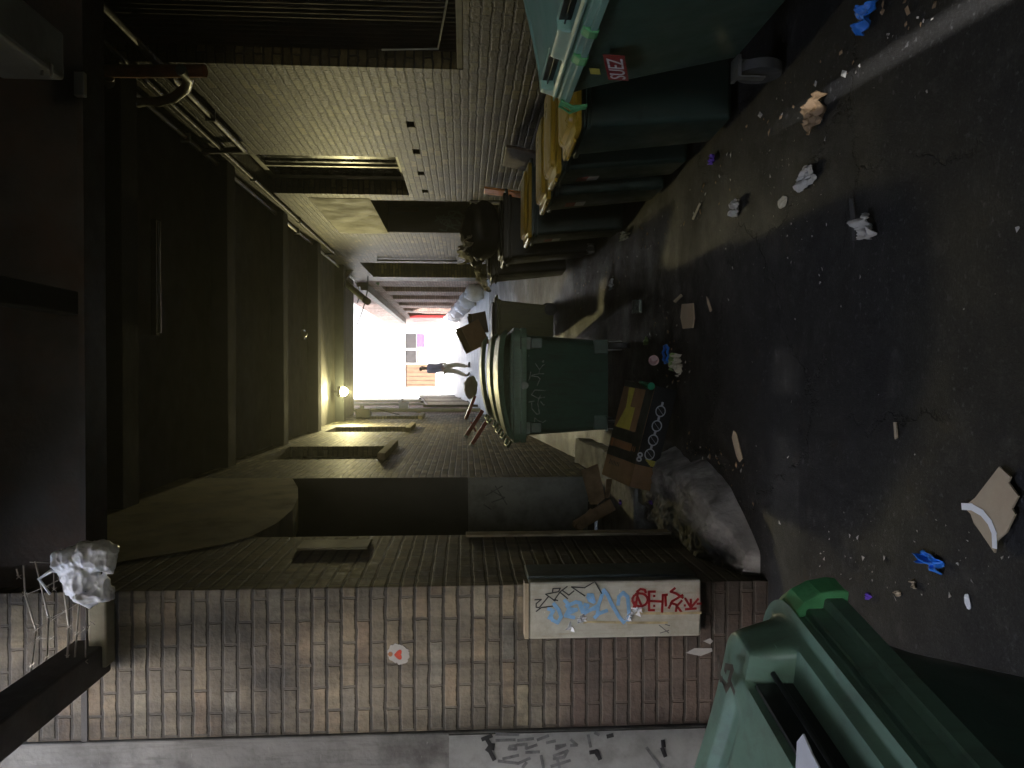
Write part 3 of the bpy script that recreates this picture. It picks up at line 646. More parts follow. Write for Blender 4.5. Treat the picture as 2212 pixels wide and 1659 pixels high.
# lamp at the end of the passage
p = atY(742, 846, 17.6)
fl = thing('floodlight', 'glowing yellow floodlight under the ceiling at the end of the passage', 'lamp', p)
MB().cyl((0,0,.09), (0,0,1), .12, .07, 24).build('housing', M['steel'], fl, smooth=40)
MB().tube([(0,0,.14),(0,0,max(.16, ZC-p.z))], .02).build('bracket', M['steel'], fl)
lump_ = [[(.10*math.cos(a_*math.pi/12)*math.cos(e_), .10*math.sin(a_*math.pi/12)*math.cos(e_), -.0-.10*math.sin(e_)) for a_ in range(24)] for e_ in (-1.0, -.6, -.3, 0, .3, .6, .9, 1.2, 1.5)]
MB().loft(lump_).build('lens', M['lamp'], fl, smooth=60)
ll = bpy.data.lights.new('floodlight_light', 'SPOT'); ll.energy, ll.color, ll.shadow_soft_size = 60, (1.0, .86, .42), .06; ll.spot_size, ll.spot_blend = R(140), .7
lo_ = bpy.data.objects.new('light', ll); COL.objects.link(lo_); lo_.parent = fl; lo_.location = (0, -.05, -.16); lo_.rotation_euler = Vector((.04, 1, .42)).to_track_quat('Z', 'Y').to_euler()
# junction clutter at the left mouth
jb2 = thing('junction_box', 'cluster of grey junction boxes and cables beside the glowing floodlight', 'box', (XL+.1, 19.9, 4.3))
MB().box(XL+.003, XL+.22, 19.7, 20.2, 4.05, 4.40).build('box', M['steel'], jb2, world=True, bevel=.01)
MB().tube([(XL+.1, 19.7, 4.3), (-.9, 19.5, 4.45), (-.6, 19.75, 4.5)], .015).tube([(XL+.15, 19.8, 4.1), (XL+.2, 19.6, 3.8), (XL+.05, 19.9, 3.3)], .012).build('cable', M['rubber'], jb2, world=True)
MB().cyl((XL+.26, 19.85, 4.25), (1,0,0), .05, .08).build('conduit_cap', M['zinc'], jb2, world=True)
# brackets and cables at the right mouth
DS = 18.9
st_ = thing('awning_strut', 'black diagonal strut holding an insulator at the passage mouth', 'strut', atY(780, 550, DS))
MB().tube([atY(744, 600, DS), atY(797, 520, DS)], .085, 6).build('strut', M['steel'], st_, world=True)
MB().box(*[c for q in range(3) for c in (atY(795,516,DS)[q]-(.06,.05,.10)[q], atY(795,516,DS)[q]+(.06,.05,.10)[q])]).build('insulator', M['white'], st_, world=True, bevel=.02)
ins = thing('cable_bracket', 'rusty cable bracket with hanging hooks above the dark doorway', 'bracket', atY(795, 500, 17))
q = [atY(a_, b_, 17.0) for a_, b_ in ((770,497),(800,500),(815,500))]
MB().tube(q, .03).tube([atY(794,490,17), atY(796,512,17)], .05).tube([atY(806,492,17), atY(806,520,17)], .025, r1=.008).tube([atY(778,497,17), atY(774,512,17)], .04, r1=.01).build('bracket_arm', M['steel'], ins, world=True)
MB().tube([atY(815,500,17), Vector((XR-.03, 17.0, atY(815,500,17).z)), Vector((XR-.03, 17.0, 1.8))], .02).build('conduit', M['steel'], ins, world=True)
tb = thing('pale_tube', 'pale cylindrical lamp tube slanting below the far end of the ceiling', 'lamp', atY(770, 632, 19))
MB().tube([atY(748, 612, 19.6), atY(789, 648, 18.8)], .075, 14).build('tube', M['cream'], tb, world=True, smooth=60)
MB().tube([atY(789, 648, 18.8), atY(795, 652, 18.7)], .085, 14).build('end_cap', M['steel'], tb, world=True, smooth=60)
cbn = thing('hanging_cable', 'thin black cable sagging across the bright mouth of the passage', 'cable', atY(790, 620, 20))
MB().tube([atY(a_, b_, 20.0) for a_, b_ in ((791,535),(794,570),(795,600),(793,630),(788,655),(780,680),(765,715))], .014, 6).tube([atY(a_, b_, 20.2) for a_, b_ in ((766,606),(775,620),(776,640),(772,655))], .012, 6).build('cable', M['rubber'], cbn, world=True)
random.seed(8)
mb = MB()
for k in range(60):
    t = random.random(); c = atY(793 + 26*t + random.uniform(-3,3), 590 + 22*t + random.uniform(-4,4), 21.6)
    d = Vector((random.uniform(-1,1), random.uniform(-1,1), random.uniform(-1,1))).normalized() * .07; e = d.cross(Vector((.3,.5,.8))).normalized() * .025
    mb.quad(c-d, c+e, c+d, c-e)
wd = thing('weed', 'small green weed growing from the brickwork beside the passage mouth', 'plant', atY(805, 600, 21.6))
mb.build('leaves', M['leaf'], wd, world=True, fix=False)
MB().tube([atY(792, 588, 21.6) + Vector((.2,0,0)), atY(805, 601, 21.6), atY(818, 611, 21.6)], .008, 5).build('stem', M['leaf'], wd, world=True)
# rubbish bags along the far right wall
random.seed(5)
def lump(mb, c, r, seed, sq=(1,1,1), nu=14, nv=20, amp=.22, fr=2.6):
    o = Vector((seed * 3.7, seed * 1.3, seed * 2.1))
    def fn(u, v):
        th, ph = math.pi * u, 2 * math.pi * v
        d = Vector((math.sin(th)*math.cos(ph), math.sin(th)*math.sin(ph), math.cos(th)))
        k = 1 + amp * noise.noise(d * fr + o) + amp * .6 * noise.noise(d * fr * 2.7 + o)
        return Vector(c) + Vector((d.x*r*sq[0]*k, d.y*r*sq[1]*k, d.z*r*sq[2]*k))
    return mb.grid(fn, nu, nv)
for k in range(7):
    y = 21.8 + k * 2.2; r = .26
    o = lump(MB(), (0,0,0), r, k + 3, (1,1,1.1)).build('rubbish_bag', M['white' if k % 3 else 'stickwhite'], smooth=60)
    o.location = (2.27, y, gz(y) + r*.9)
    tag(o, 'white tied rubbish bag slumped against the red brick wall in the daylight', 'bag', 'rubbish bags along the sunlit wall')

# ------------------------------------------------------------------ bins
def rrect(hx, hy, r, z, n=5):
    out = []
    for cx, cy, a0 in ((hx-r, hy-r, 0), (-hx+r, hy-r, 90), (-hx+r, -hy+r, 180), (hx-r, -hy+r, 270)):
        for k in range(n + 1):
            a = R(a0 + 90 * k / n); out.append((cx + r*math.cos(a), cy + r*math.sin(a), z))
    return out
def sm(x, a, b_):
    t = max(0, min(1, (x - a) / (b_ - a))); return t*t*(3-2*t)
def casters(root, hx, hy, r=.115):
    for sx in (-1, 1):
        for sy in (-1, 1):
            c = Vector((sx*hx, sy*hy, 0))
            f = MB().box(c.x-.055,c.x+.055,c.y-.055,c.y+.055,.232,.25).obox(c+Vector((-.045,-.02,.09)),(.008,0,0),(0,.05,0),(0,-.0,.142)).obox(c+Vector((.037,-.02,.09)),(.008,0,0),(0,.05,0),(0,0,.142)).build('caster', M['zinc'], root)
            MB().cyl(c+Vector((0,.015,r)), (1,0,0), r, .05, 24).build('wheel', M['rubber'], f, smooth=40)
def dumpster(label, loc, rz, L=1.34, D=1.02, kind='pocket', lidm='lid'):
    t = thing('dumpster', label, 'dumpster', loc, rz, 'green four wheeled dumpsters')
    hx, hy = D/2, L/2
    rings = [*([rrect(hx-.20, hy-.17, .08, .25), rrect(hx-.185, hy-.155, .10, .27)] if kind == 'pocket' else [rrect(hx-.115, hy-.14, .08, .23), rrect(hx-.10, hy-.13, .10, .25)]), rrect(hx-.055, hy-.055, .09, 1.0), rrect(hx-.03, hy-.03, .09, 1.035 if kind == 'dome' else 1.095)]
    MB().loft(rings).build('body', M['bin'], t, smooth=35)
    col = MB()
    prof = [(-.05,1.03),(.012,1.032),(.014,1.036),(.014,1.078),(.011,1.082),(-.001,1.083),(-.002,1.087),(-.002,1.121),(-.005,1.125),(-.014,1.126),(-.016,1.130),(-.016,1.158),(-.019,1.162),(-.034,1.164),(-.034,1.176)]
    if kind == 'pocket': prof = [(a, 1.176 - (1.176 - z)*.58) for a, z in prof]
    col.loft([rrect(hx+a, hy+a, .10+a, z) for a, z in prof], cap=False).build('rim', M[lidm], t, smooth=30)
    def zf(x, y):
        e = min(x+hx, hx-x, y+hy, hy-y)
        if kind == 'dome':
            z = 1.185 + (.12)*max(0, 1-((x-.14)/(hx+.16))**2)
            return z - .05*(1-sm(e, 0, .05))
        top = 1.243 + .12*sm(x, -hx, hx*.55) - .012*sm(.028 - abs(abs(y)-.555), 0, .014)*sm(x, -hx+.12, -hx+.16)
        z = 1.172 + (top - 1.172)*sm(e, .02, .048)
        pk = sm(abs(y), .14, .155)*(1-sm(abs(y), .52, .532))*sm(x, -hx+.020, -hx+.028)*(1-sm(x, -hx+.082, -hx+.090))
        return z*(1-pk) + pk*1.186
    nx_, ny_ = (110, 150) if kind == 'pocket' else (40, 30)
    def fn(u, v):
        x = -hx + (D*u if kind == 'dome' else (.12*u/.36 if u < .36 else .12 + (D-.12)*(u-.36)/.64)); y = -hy + L*v
        # pull the four corners round
        k = .09; ax, ay = abs(x)-(hx-k), abs(y)-(hy-k); z = zf(x, y)
        if ax > 0 and ay > 0:
            q = max(ax, ay)/math.hypot(ax, ay); x = math.copysign(hx-k+ax*q, x); y = math.copysign(hy-k+ay*q, y)
        return (x, y, z)
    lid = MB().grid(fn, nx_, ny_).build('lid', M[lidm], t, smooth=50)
    if kind == 'dome':
        MB().loft([rrect(hx+.012, hy+.012, .1, 1.10), rrect(hx+.014, hy+.014, .1, 1.15), rrect(hx-.02, hy-.02, .08, 1.153)], cap=False).build('lid_skirt', M['lid'], t, smooth=40)
        for sx in (-.40, .40):
            MB().box(sx-.06, sx+.06, -hy-.012, -hy+.03, .99, 1.095).box(sx-.05, sx+.05, -hy+.012, -hy+.06, .88, .987).build('lifting_bracket', M['bin'], t, bevel=.008)
        for sx in (-hx-.02, ):
            for sy in (-hy+.08, hy-.25): MB().tube([(sx+.02, sy, 1.17), (sx-.03, sy+.03, 1.20), (sx-.02, sy+.12, 1.22), (sx+.03, sy+.15, 1.2)], .014).build('hinge', M['lid'], t, smooth=60)
        for sx in (-.36, .37): MB().box(sx-.07, sx+.07, -hy+.112, -hy+.2, .235, .37).build('caster_housing', M['bin'], t, bevel=.01)
    else:
        for sy in (-1, 1):
            MB().box(-hx+.078, -hx+.0835, sy*.338-.178, sy*.338+.178, 1.188, 1.240).build('shade_slot', M['shade_slot'], lid)  # black strip colours in the shadow gap at the pocket's back
            MB().tube([(-hx+.066, sy*.338-.183, 1.215), (-hx+.066, sy*.338+.183, 1.215)], .004).build('bar', M['shade_slot'], lid, smooth=60)
        MB().tube([(hx-.05,-hy+.1,1.26),(hx+.03,-hy+.1,1.30),(hx+.03,hy-.1,1.30),(hx-.05,hy-.1,1.26)], .017).build('hinge_bar', M['bin'], t, smooth=60)
    for sy in (-1, 1):
        MB().cyl((0, sy*(hy+.01), 1.05), (0,1,0), .035, .07).build('trunnion', M['bin'], t, smooth=40)
    casters(t, hx-.15, hy-.18)
    return t
near = dumpster('closest green dumpster, its pale green lid filling the lower left corner', (-.963, .621, 0), math.pi - .225)
tp = [[(a_, y_, z_) for a_, z_ in ((-.530,1.085),(-.532,1.10),(-.529,1.128),(-.515,1.152),(-.500,1.160),(-.49,1.156),(-.50,1.085))] for y_ in (-.66,-.63,-.60,-.585)]
tp = [[(x_ + .004*noise.noise(Vector((y_*40, z_*30, 1))) + (.03 if k_ == 0 else 0), y_ + .008*noise.noise(Vector((z_*25, 2, 3))), z_) for x_, y_, z_ in rg_] for k_, rg_ in enumerate(tp)]
MB().loft(tp).build('tape', M['tape'], near, bevel=.003)
g = MB()
tri = [(1725,1600),(1745,1588),(1762,1640),(1775,1662),(1730,1662)]
inv = near.matrix_basis.inverted()
def onlid(px, py, z):
    r = ray(px, py); p = CAM + r * ((z - CAM.z) / r.z); q_ = inv @ p; return q_
near_label = MB().prism([onlid(a_, b_, 1.262) for a_, b_ in ((1725,1602),(1738,1585),(1758,1630),(1775,1662),(1722,1662))], (0,0,.002)).build('sticker', M['stickwhite'], near)
g = MB()
for pl in ([(1350,950),(1365,1100)], [(1395,1040),(1400,1010),(1445,1020),(1420,1110)], [(1375,1090),(1400,1160),(1430,1110),(1455,1175)], [(1345,1060),(1400,1130)]):
    g.ribbon([onlid(a_, b_, 1.262) for a_, b_ in crop(2000, 2000, 1.62, pl)], (0,0,1), .009)
g.build('graffiti', M['inkbrown'], near, fix=False)
dr = dumpster('green dumpster with taped lid standing before the roller shutter opening', (1.93, 3.42, 0), 0, lidm='brightlid')
for y0, y1 in ((.0, .085), (-.27, -.20)):
    MB().loft([[(a_, y_, z_) for a_, z_ in ((-.528,1.085),(-.531,1.10),(-.528,1.125),(-.514,1.15),(-.50,1.157),(-.495,1.085))] for y_ in (y0, (y0+y1)/2+.006, y1)]).build('tape', M['tape'], dr, bevel=.006)
random.seed(2)
mb = MB()
for k in range(5):
    y = .60 + random.uniform(-.05,.05); mb.tube([(-.515, y, 1.14), (-.54, y+random.uniform(-.03,.03), 1.08), (-.53, y+random.uniform(-.05,.05), 1.0)], .008, 5)
mb.build('tape_strand', M['tape'], dr)
sx0 = Vector((-.478, .36, .93)); su, sv = Vector((0, -1, .28)).normalized(), Vector((.135, .25, .95)).normalized()
stk = MB().obox(sx0 - Vector((.002,0,0)), su*.30, sv*-.10, su.cross(sv)*-.003).build('sticker', M['stickred'], dr)
text_mb('SUEZ', .108, sx0 + su*.02 - sv*.088 + su.cross(sv)*.004, su, sv, .001).build('lettering', M['stickwhite'], stk)
MB().obox(sx0 + Vector((-.004,-.07,.05)), su*.07, sv*.05, (-.002,0,0)).build('yellow_sticker', M['boxyellow'], dr)

mids = []
for k, (y, lb) in enumerate(((7.84, 'graffitied green dumpster facing the camera in the middle of the lane'), (9.12, 'second green dumpster in the queue, right behind the graffitied one'), (10.40, 'rearmost green dumpster of the queue carrying the red stool legs'))):
    mids.append(dumpster(lb, (-.115 + .03*k, y, gz(y) - .035*k), 0.0, L=1.22, D=1.07, kind='dome'))
g = MB()
fy = 7.84 - .61 + .055
def face(px, py):
    r = ray(px, py); z = .6; p = None
    for _ in range(4):
        Y = fy + (1.0 - z) / .73 * .10; p = CAM + r * ((Y) / r.y); z = p.z
    return p
for pl in ([(210,225),(280,330),(270,400),(140,430)], [(280,330),(340,250),(470,220),(500,160)], [(140,440),(250,450),(290,490),(240,600)], [(30,610),(110,480),(130,370)], [(270,400),(400,400),(455,450),(400,560),(410,680),(440,740),(400,800),(250,820),(140,760),(200,680),(380,690)],
           [(300,770),(260,850),(250,920),(280,1090),(230,1095),(150,1000),(145,900)], [(190,870),(20,900)], [(300,880),(350,940),(410,920),(410,840)], [(640,200),(655,320),(660,380)], [(690,60),(770,120),(760,210),(660,350)],
           [(640,380),(540,400),(520,480),(640,460),(660,400)], [(640,500),(650,620),(720,560),(730,690)], [(560,760),(620,690),(740,700),(740,780),(600,800),(560,760)], [(940,710),(800,790),(640,880)], [(630,810),(650,1000),(620,1060)],
           [(500,920),(600,880),(550,950)], [(770,850),(700,910),(760,900)], [(480,1030),(580,960)], [(970,960),(620,1090),(500,1120),(490,1200)], [(190,1260),(200,1160),(260,1210),(330,1240),(450,1170)], [(560,1140),(620,1180),(600,1240),(540,1200)], [(720,1110),(740,1270)], [(780,1100),(770,1240)], [(740,1180),(790,1170)], [(850,1200),(890,1190)], [(650,580),(700,420),(770,460),(800,570)], [(760,590),(790,700)]):
    g.ribbon([face(a_, b_) for a_, b_ in crop(2060, 1380, 4.367, pl)], (0,-1,-.13), .0085)
g.build('graffiti', M['inkwhite'], mids[0], world=True, fix=False)
g = MB()
for pl in ([(560,520),(640,510)], [(520,590),(640,600),(700,640)], [(570,560),(650,570)]):
    g.ribbon([face(a_, b_) for a_, b_ in crop(2060, 1380, 4.367, pl)], (0,-1,-.13), .03)
g.build('dark_tag', M['inkblack'], mids[0], world=True, fix=False)
g = MB()
for pl in ([(335,195),(400,160)], [(10,90),(90,90)]):
    g.ribbon([face(a_, b_) for a_, b_ in crop(2060, 1380, 4.367, pl)], (0,-1,-.13), .02)
g.build('label', M['inkwhite'], mids[0], world=True, fix=False)

def wheelie(label, loc, rz, body, lid, s=1.0, group='yellow lidded wheelie bins', sticker=True, lidang=0.0):
    t = thing('wheelie_bin', label, 'wheelie bin', loc, rz, group)
    t.scale = (s, s, s)
    MB().loft([rrect(.245, .21, .03, .05), rrect(.255, .22, .035, .07), rrect(.335, .275, .035, .90), rrect(.355, .292, .04, .905), rrect(.358, .294, .04, .93), rrect(.345, .284, .04, .935), rrect(.345, .284, .04, .95), rrect(.358, .294, .04, .955), rrect(.358, .294, .04, .985), rrect(.34, .28, .035, .99)]).build('body', body, t, smooth=22)
    L_ = MB().loft([rrect(.372, .306, .045, .965), rrect(.374, .308, .045, .992), rrect(.365, .30, .045, .998), rrect(.31, .245, .05, 1.004), rrect(.30, .235, .05, 1.028), rrect(.288, .224, .05, 1.034), rrect(.10, .08, .04, 1.042)], cap=True).build('lid', lid, t, smooth=22)
    MB().box(-.40, -.365, -.16, .16, .972, .992).build('lid_lip', lid, L_, bevel=.006)
    MB().tube([(.34,-.24,.95),(.41,-.24,.96),(.41,.24,.96),(.34,.24,.95)], .016).build('handle', body, t, smooth=60)
    for sy in (-1, 1): MB().cyl((.20, sy*.235, .10), (0,1,0), .10, .045, 22).build('wheel', M['rubber'], t, smooth=40)
    if sticker:
        o = Vector((-.316, .16, .72)); 
        MB().obox(o, (0,-.13,0), (-.008,0,.08), (-.003,0,0)).build('red_sticker', M['stickred'], t)
        MB().obox(o + Vector((.008,0,-.082)), (0,-.13,0), (-.008,0,.08), (-.003,0,0)).build('white_sticker', M['stickwhite'], t)
    return t
w1 = wheelie('first yellow lidded bin with bluish scrawl, right behind the taped dumpster', (1.765, 4.74, 0), 0.04, M['darkbin'], M['yellow'], sticker=False)
g = MB()
random.seed(11)
for pl in ([(560,700),(600,830),(640,800)], [(690,800),(720,690),(760,770),(840,720)], [(780,720),(830,790),(800,830)], [(890,800),(960,780),(1020,770),(1090,830)], [(860,720),(900,700),(950,750)], [(1000,740),(1060,750),(1080,700)], [(580,740),(620,760),(600,700)], [(1120,700),(1170,690)]):
    g.ribbon([atY(a_, b_, 4.44) for a_, b_ in crop(2000, 0, 1.659, pl)], (0,-1,0), .013)
g.build('graffiti', M['inkteal'], w1, world=False, fix=False)
w1.children[-1].data.transform(w1.matrix_basis.inverted())
w2 = wheelie('second yellow lidded bin in the row, its lid lower than the one behind', (1.775, 5.64, 0), -.03, M['darkbin'], M['yellow'])
w3 = wheelie('third yellow lidded bin in the row, close to the second', (1.73, 6.30, 0), .02, M['darkbin'], M['yellow'])
w4 = wheelie('last yellow lidded bin in the row, beside the overflowing black bin', (1.69, 7.80, .02), .0, M['darkbin'], M['yellow'])
kb1 = wheelie('black bin overflowing with black bags and a pale cloth', (1.72, 9.35, gz(9.35)), .0, M['blackbin'], M['blackbin'], 1.08, 'black bins at the end of the row', False)
kb2 = wheelie('farthest black bin with a crumpled pale sheet on its front edge', (1.66, 10.6, gz(10.6)), .05, M['blackbin'], M['blackbin'], 1.08, 'black bins at the end of the row', False)
ob = wheelie('olive green bin standing behind the middle dumpsters under cardboard boxes', (.78, 11.5, gz(11.5)), -.1, M['olive'], M['blackbin'], .92, 'olive bins', True)
mb = MB(); lump(mb, (0,0,0), .34, 6, (1.0,1.0,.75)); bg1 = tag(mb.build('rubbish_bag', M['blackbin'], smooth=60), 'bulging black rubbish bag on top of the overflowing black bin', 'bag'); bg1.location = (1.74, 9.4, gz(9.35)+1.32)
mb = MB(); lump(mb, (0,0,0), .26, 9, (1.1,1.0,.6)); bg2 = tag(mb.build('rubbish_bag', M['blackbin'], smooth=60), 'smaller black rubbish bag lying on the farthest black bin', 'bag'); bg2.location = (1.75, 10.6, gz(10.6)+1.27)
def crumple(name, label, cat, mat, c, lx, ly, h, seed, rz=0.0, n=24, tilt=(0,0), ragged=.25, group=None, folds=3.5, thick=.002):
    o = Vector((seed*5.1, seed*2.3, seed*.7)); mb = MB()
    def fn(u, v):
        a, r = 2*math.pi*v, u
        k = 1 + ragged*noise.noise(Vector((math.cos(a)*1.1, math.sin(a)*1.1, 0)) + o) * 1.5 + ragged*.35*noise.noise(Vector((math.cos(a)*3, math.sin(a)*3, 3)) + o)
        ca, sa = math.cos(a), math.sin(a); q = 1.0
        x, y = ca/q*r*k*lx/2, sa/q*r*k*ly/2
        z = h*(.5 + .9*noise.noise(Vector((x/lx*folds, y/ly*folds, 1)) + o) + .5*noise.noise(Vector((x/lx*folds*2.5, y/ly*folds*2.5, 4)) + o))
        return (x, y, max(.003, z) + x*tilt[0] + y*tilt[1])
    mb.grid(fn, max(5, n//2), n*2)
    ob_ = mb.build(name, mat, smooth=60, solid=thick); ob_.location = c; ob_.rotation_euler = (0, 0, rz)
    return tag(ob_, label, cat, group)
crumple('cloth', 'pale cloth trailing over the black rubbish bag on the overflowing bin', 'cloth', M['cloth'], (1.55, 9.5, gz(9.5)+1.36), .35, 1.0, .20, 3, tilt=(-.3, .05))
crumple('crumpled_sheet', 'crumpled pale sheet over the front lip of the farthest black bin', 'cloth', M['cloth'], (1.32, 10.85, gz(10.6)+1.13), .35, .5, .12, 5, tilt=(.4, .1))
tag(MB().obox((2.30, 10.0, .28), (.12,0,1.10), (0,.30,0), (-.03,0,0)).build('orange_board', M['orange'], bevel=.006), 'orange plastic board leaning on the wall behind the black bins', 'board')
tag(MB().obox((2.20, 8.15, .05), (.22,0,1.15), (0,.75,0), (-.03,0,0)).build('brown_board', M['browndoor'], bevel=.006), 'dark brown board leaning on the wall behind the last yellow lidded bin', 'board')
# boxes on the olive bin
def carton(label, o, l, d, u, mat):
    t = thing('cardboard_box', label, 'box', o)
    l, d, u = map(Vector, (l, d, u))
    MB().obox((0,0,0), l, d, u).build('box', mat, t)
    MB().obox(u*1.005, l, d*-.45 + u*.25, u.normalized()*.006).build('flap', mat, t)
    MB().obox(u*1.005 + d, l, d*.35 + u*.3, u.normalized()*.006).build('flap', mat, t)
    return t
z0 = gz(11.5) + 1.0
carton('brown cardboard box tipped over on the olive bin and dumpster lid', (.44, 10.9, z0+.0), (.33,.05,.16), (0,.40,0), (-.12,0,.25), M['card'])
carton('dark cardboard box leaning beside the tipped one on the olive bin', (.62, 11.4, z0), (.30,0,.05), (0,.30,0), (-.04,0,.20), M['browndoor'])
# red stool, upside down on the rear dumpster
rs = thing('red_stool', 'upturned red metal stool with its legs poking out over the dumpsters', 'stool', (-.4, 10.2, 1.5))
for a_, b_ in (((1036, 884), (1001, 938)), ((1046, 905), (1013, 957))):
    p0, p1 = atY(*a_, 10.1), atY(*b_, 10.0)
    lg = MB().obox(p0 - Vector((0,.03,.02)), p1-p0, (0,.05,0), (p1-p0).cross(Vector((0,1,0))).normalized()*.05).build('leg', M['crimson'], rs, world=True, bevel=.006)
    MB().obox(p1 - Vector((0,.035,.02)), (p1-p0).normalized()*.03, (0,.06,0), (p1-p0).cross(Vector((0,1,0))).normalized()*.056).build('foot', M['zinc'], lg).data.transform(Matrix.Translation(-rs.location))
MB().tube([atY(1018, 912, 10.08), atY(1028, 932, 10.04)], .012).build('stretcher', M['crimson'], rs, world=True)
p = atY(1040, 890, 10.25)
MB().cyl((p.x+.06, 10.25, 1.56), (.4,0,1), .17, .04, 24).build('seat', M['crimson'], rs, world=True, smooth=40)
mb = MB(); lump(mb, (0,0,0), .13, 12, (1.2,1,.7)); o = tag(mb.build('rubbish_bag', M['cloth'], smooth=60), 'pale rubbish bag lying on the lid of the rearmost dumpster', 'bag'); o.location = (-.20, 10.7, gz(10.4)+1.36)
# hanging bag and wires
mb = MB(); c0 = atY(188, 1240, 3.75)
for k, (px, py, r, sq) in enumerate(((158,1212,.075,(.9,.8,1.2)), (150,1235,.05,(1.3,.8,.9)), (205,1200,.085,(.9,.8,1.3)), (232,1212,.055,(1.0,.8,.9)), (180,1248,.075,(1.4,.8,1.0)), (200,1285,.075,(.7,.8,1.3)), (165,1268,.05,(1.2,.8,1.0)), (222,1268,.05,(1.3,.8,.7)))):
    lump(mb, atY(px, py, 3.75) - c0, r*1.0, k+20, sq, 22, 30, .20, 1.5)
bgo = thing('plastic_bag', 'crumpled white plastic bag snagged on the wires above the pier', 'bag', c0)
bo = mb.build('bag', M['bag'], bgo, smooth=70)
k_ = bo.modifiers.new('remesh', 'REMESH'); k_.mode = 'VOXEL'; k_.voxel_size = .005; k_.use_smooth_shade = True
k_ = bo.modifiers.new('smooth', 'SMOOTH'); k_.factor = .5; k_.iterations = 8
for tn_, sc_, st_a in (('MUSGRAVE', .12, .013), ('MUSGRAVE', .045, .004)):
    tx = bpy.data.textures.new('creases', tn_); tx.musgrave_type = 'RIDGED_MULTIFRACTAL'; tx.noise_scale = sc_; tx.octaves = 2.0
    k_ = bo.modifiers.new('crease', 'DISPLACE'); k_.texture = tx; k_.strength = st_a; k_.mid_level = .8; k_.texture_coords = 'LOCAL'
MB().tube([(0,0,.05), (.02,0,.16), (-.02,0,.22), (-.10,.02,.18)], .012, 6, .006).build('handle', M['bag'], bgo, smooth=70)
wires = [(4, [(105,390),(120,440)]), (5, [(150,365),(160,550),(230,780),(205,1000),(170,1220)]), (5, [(225,340),(310,700),(300,950),(245,1140)]), (3, [(340,290),(345,520)]), (6, [(395,260),(403,480),(440,760),(430,950),(370,1110)]), (5, [(505,600),(490,800),(470,1040)]), (4, [(552,600),(545,980)]), (3, [(190,345),(340,350)]),
         (2, [(170,550),(300,500),(380,455)]), (2, [(235,775),(340,710),(495,610)]), (2, [(430,870),(545,770),(590,735)]), (2, [(310,710),(410,660)]), (2, [(165,880),(240,830),(330,830)])]
for k, (wd_, pl) in enumerate(wires):
    P2 = crop(0, 2000, 1.62, pl)
    o = MB().tube([atY(a_, b_, 3.93 - .0018*max(0, b_-1340)) for a_, b_ in P2], .0012*wd_*.75, 6)
    rr = random.Random(k)
    for q in range(1, len(P2)):
        c = atY(P2[q][0], P2[q][1], 3.92 - .0018*max(0, P2[q][1]-1340))
        for s_ in (-1, 1): o.tube([c - Vector((.01*s_, 0, .012)), c + Vector((.01*s_, .0, .012))], .0016, 5)
    tag(o.build('barbed_wire', M['galv']), 'rusty wire strand strung between the roof edge and the pier by the white bag', 'wire', 'barbed wires above the pier')
p = atY(192, 1375, 3.9)
tag(MB().box(p.x-.17,p.x+.19,3.93,4.03,p.z-.07,p.z+.02).build('pale_ledge', M['creamplaster'], bevel=.01), 'pale ledge piece on top of the pier below the wires', 'ledge')

# meter cover on the pier
mc = thing('meter_cover', 'cream metal cover on the pier corner scrawled with red, blue and black tags', 'cover', (-1.2, 4.05, .9))
zt, zb = 1.305, .395
MB().box(-1.385, -1.085, 3.965, 4.047, zb, zt).build('front_panel', M['cream'], mc, world=True, bevel=.012)
MB().box(-1.115, -1.075, 4.05, 4.30, zb+.002, zt-.002).build('side_panel', M['tealmetal'], mc, world=True, bevel=.006)
MB().box(-1.38, -1.09, 3.96, 4.048, zt+.001, zt+.022).build('top_flange', M['timber'], mc, world=True)
def onc(pl): return [atY(a_, b_, 3.9645) for a_, b_ in crop(2050, 2180, 2.949, pl)]
circ = [(1385 + 90*math.cos(k*.42), 535 + 75*math.sin(k*.42)) for k in range(16)]
g = MB()
for pl in (circ, [(1360,450),(1330,640)], [(1340,460),(1400,600)], [(1350,440),(1390,410),(1440,420),(1450,450)], [(1370,650),(1310,640),(1330,560)], [(1560,440),(1490,440),(1490,655),(1550,655)], [(1500,550),(1640,555)], [(1640,685),(1650,480),(1700,475)], [(1680,490),(1685,605)], [(1790,400),(1740,440),(1800,460),(1880,510)],
           [(1720,630),(1760,550),(1880,480)], [(1800,685),(1810,610),(1870,545)], [(1740,570),(1800,590),(1865,675)], [(1910,520),(1975,625)], [(2060,525),(1980,620)], [(1975,530),(1975,640)], [(1915,645),(2035,635)], [(2050,580),(2095,578)], [(1545,490),(1555,490)], [(1545,605),(1555,605)], [(1900,600),(1910,600)]):
    g.ribbon(onc(pl), (0,-1,0), .0125)
g.build('red_tag', M['inkred'], mc, world=True, fix=False)
g = MB()
for pl in ([(385,580),(440,650),(470,730),(430,800),(370,770),(350,720)], [(320,640),(380,660),(330,750)], [(510,540),(550,580),(560,640),(520,720),(620,740)], [(530,610),(640,560),(690,570),(740,690),(780,600),(740,590)], [(560,690),(650,650),(560,640)], [(780,480),(830,480),(850,560),(800,540),(780,500)], [(740,690),(830,640),(900,600),(940,490),(965,420),(1010,480),(1060,590),(1095,650),(1140,730),(1200,800)], [(850,640),(900,620),(890,710),(860,740)], [(890,700),(1000,660)], [(1130,590),(1140,500),(1190,450),(1240,500),(1250,600),(1260,760),(1220,800)], [(690,600),(720,680)]):
    g.ribbon(onc(pl), (0,-1,0), .019)
g.build('blue_tag', M['inkblue'], mc, world=True, fix=False)
g = MB()
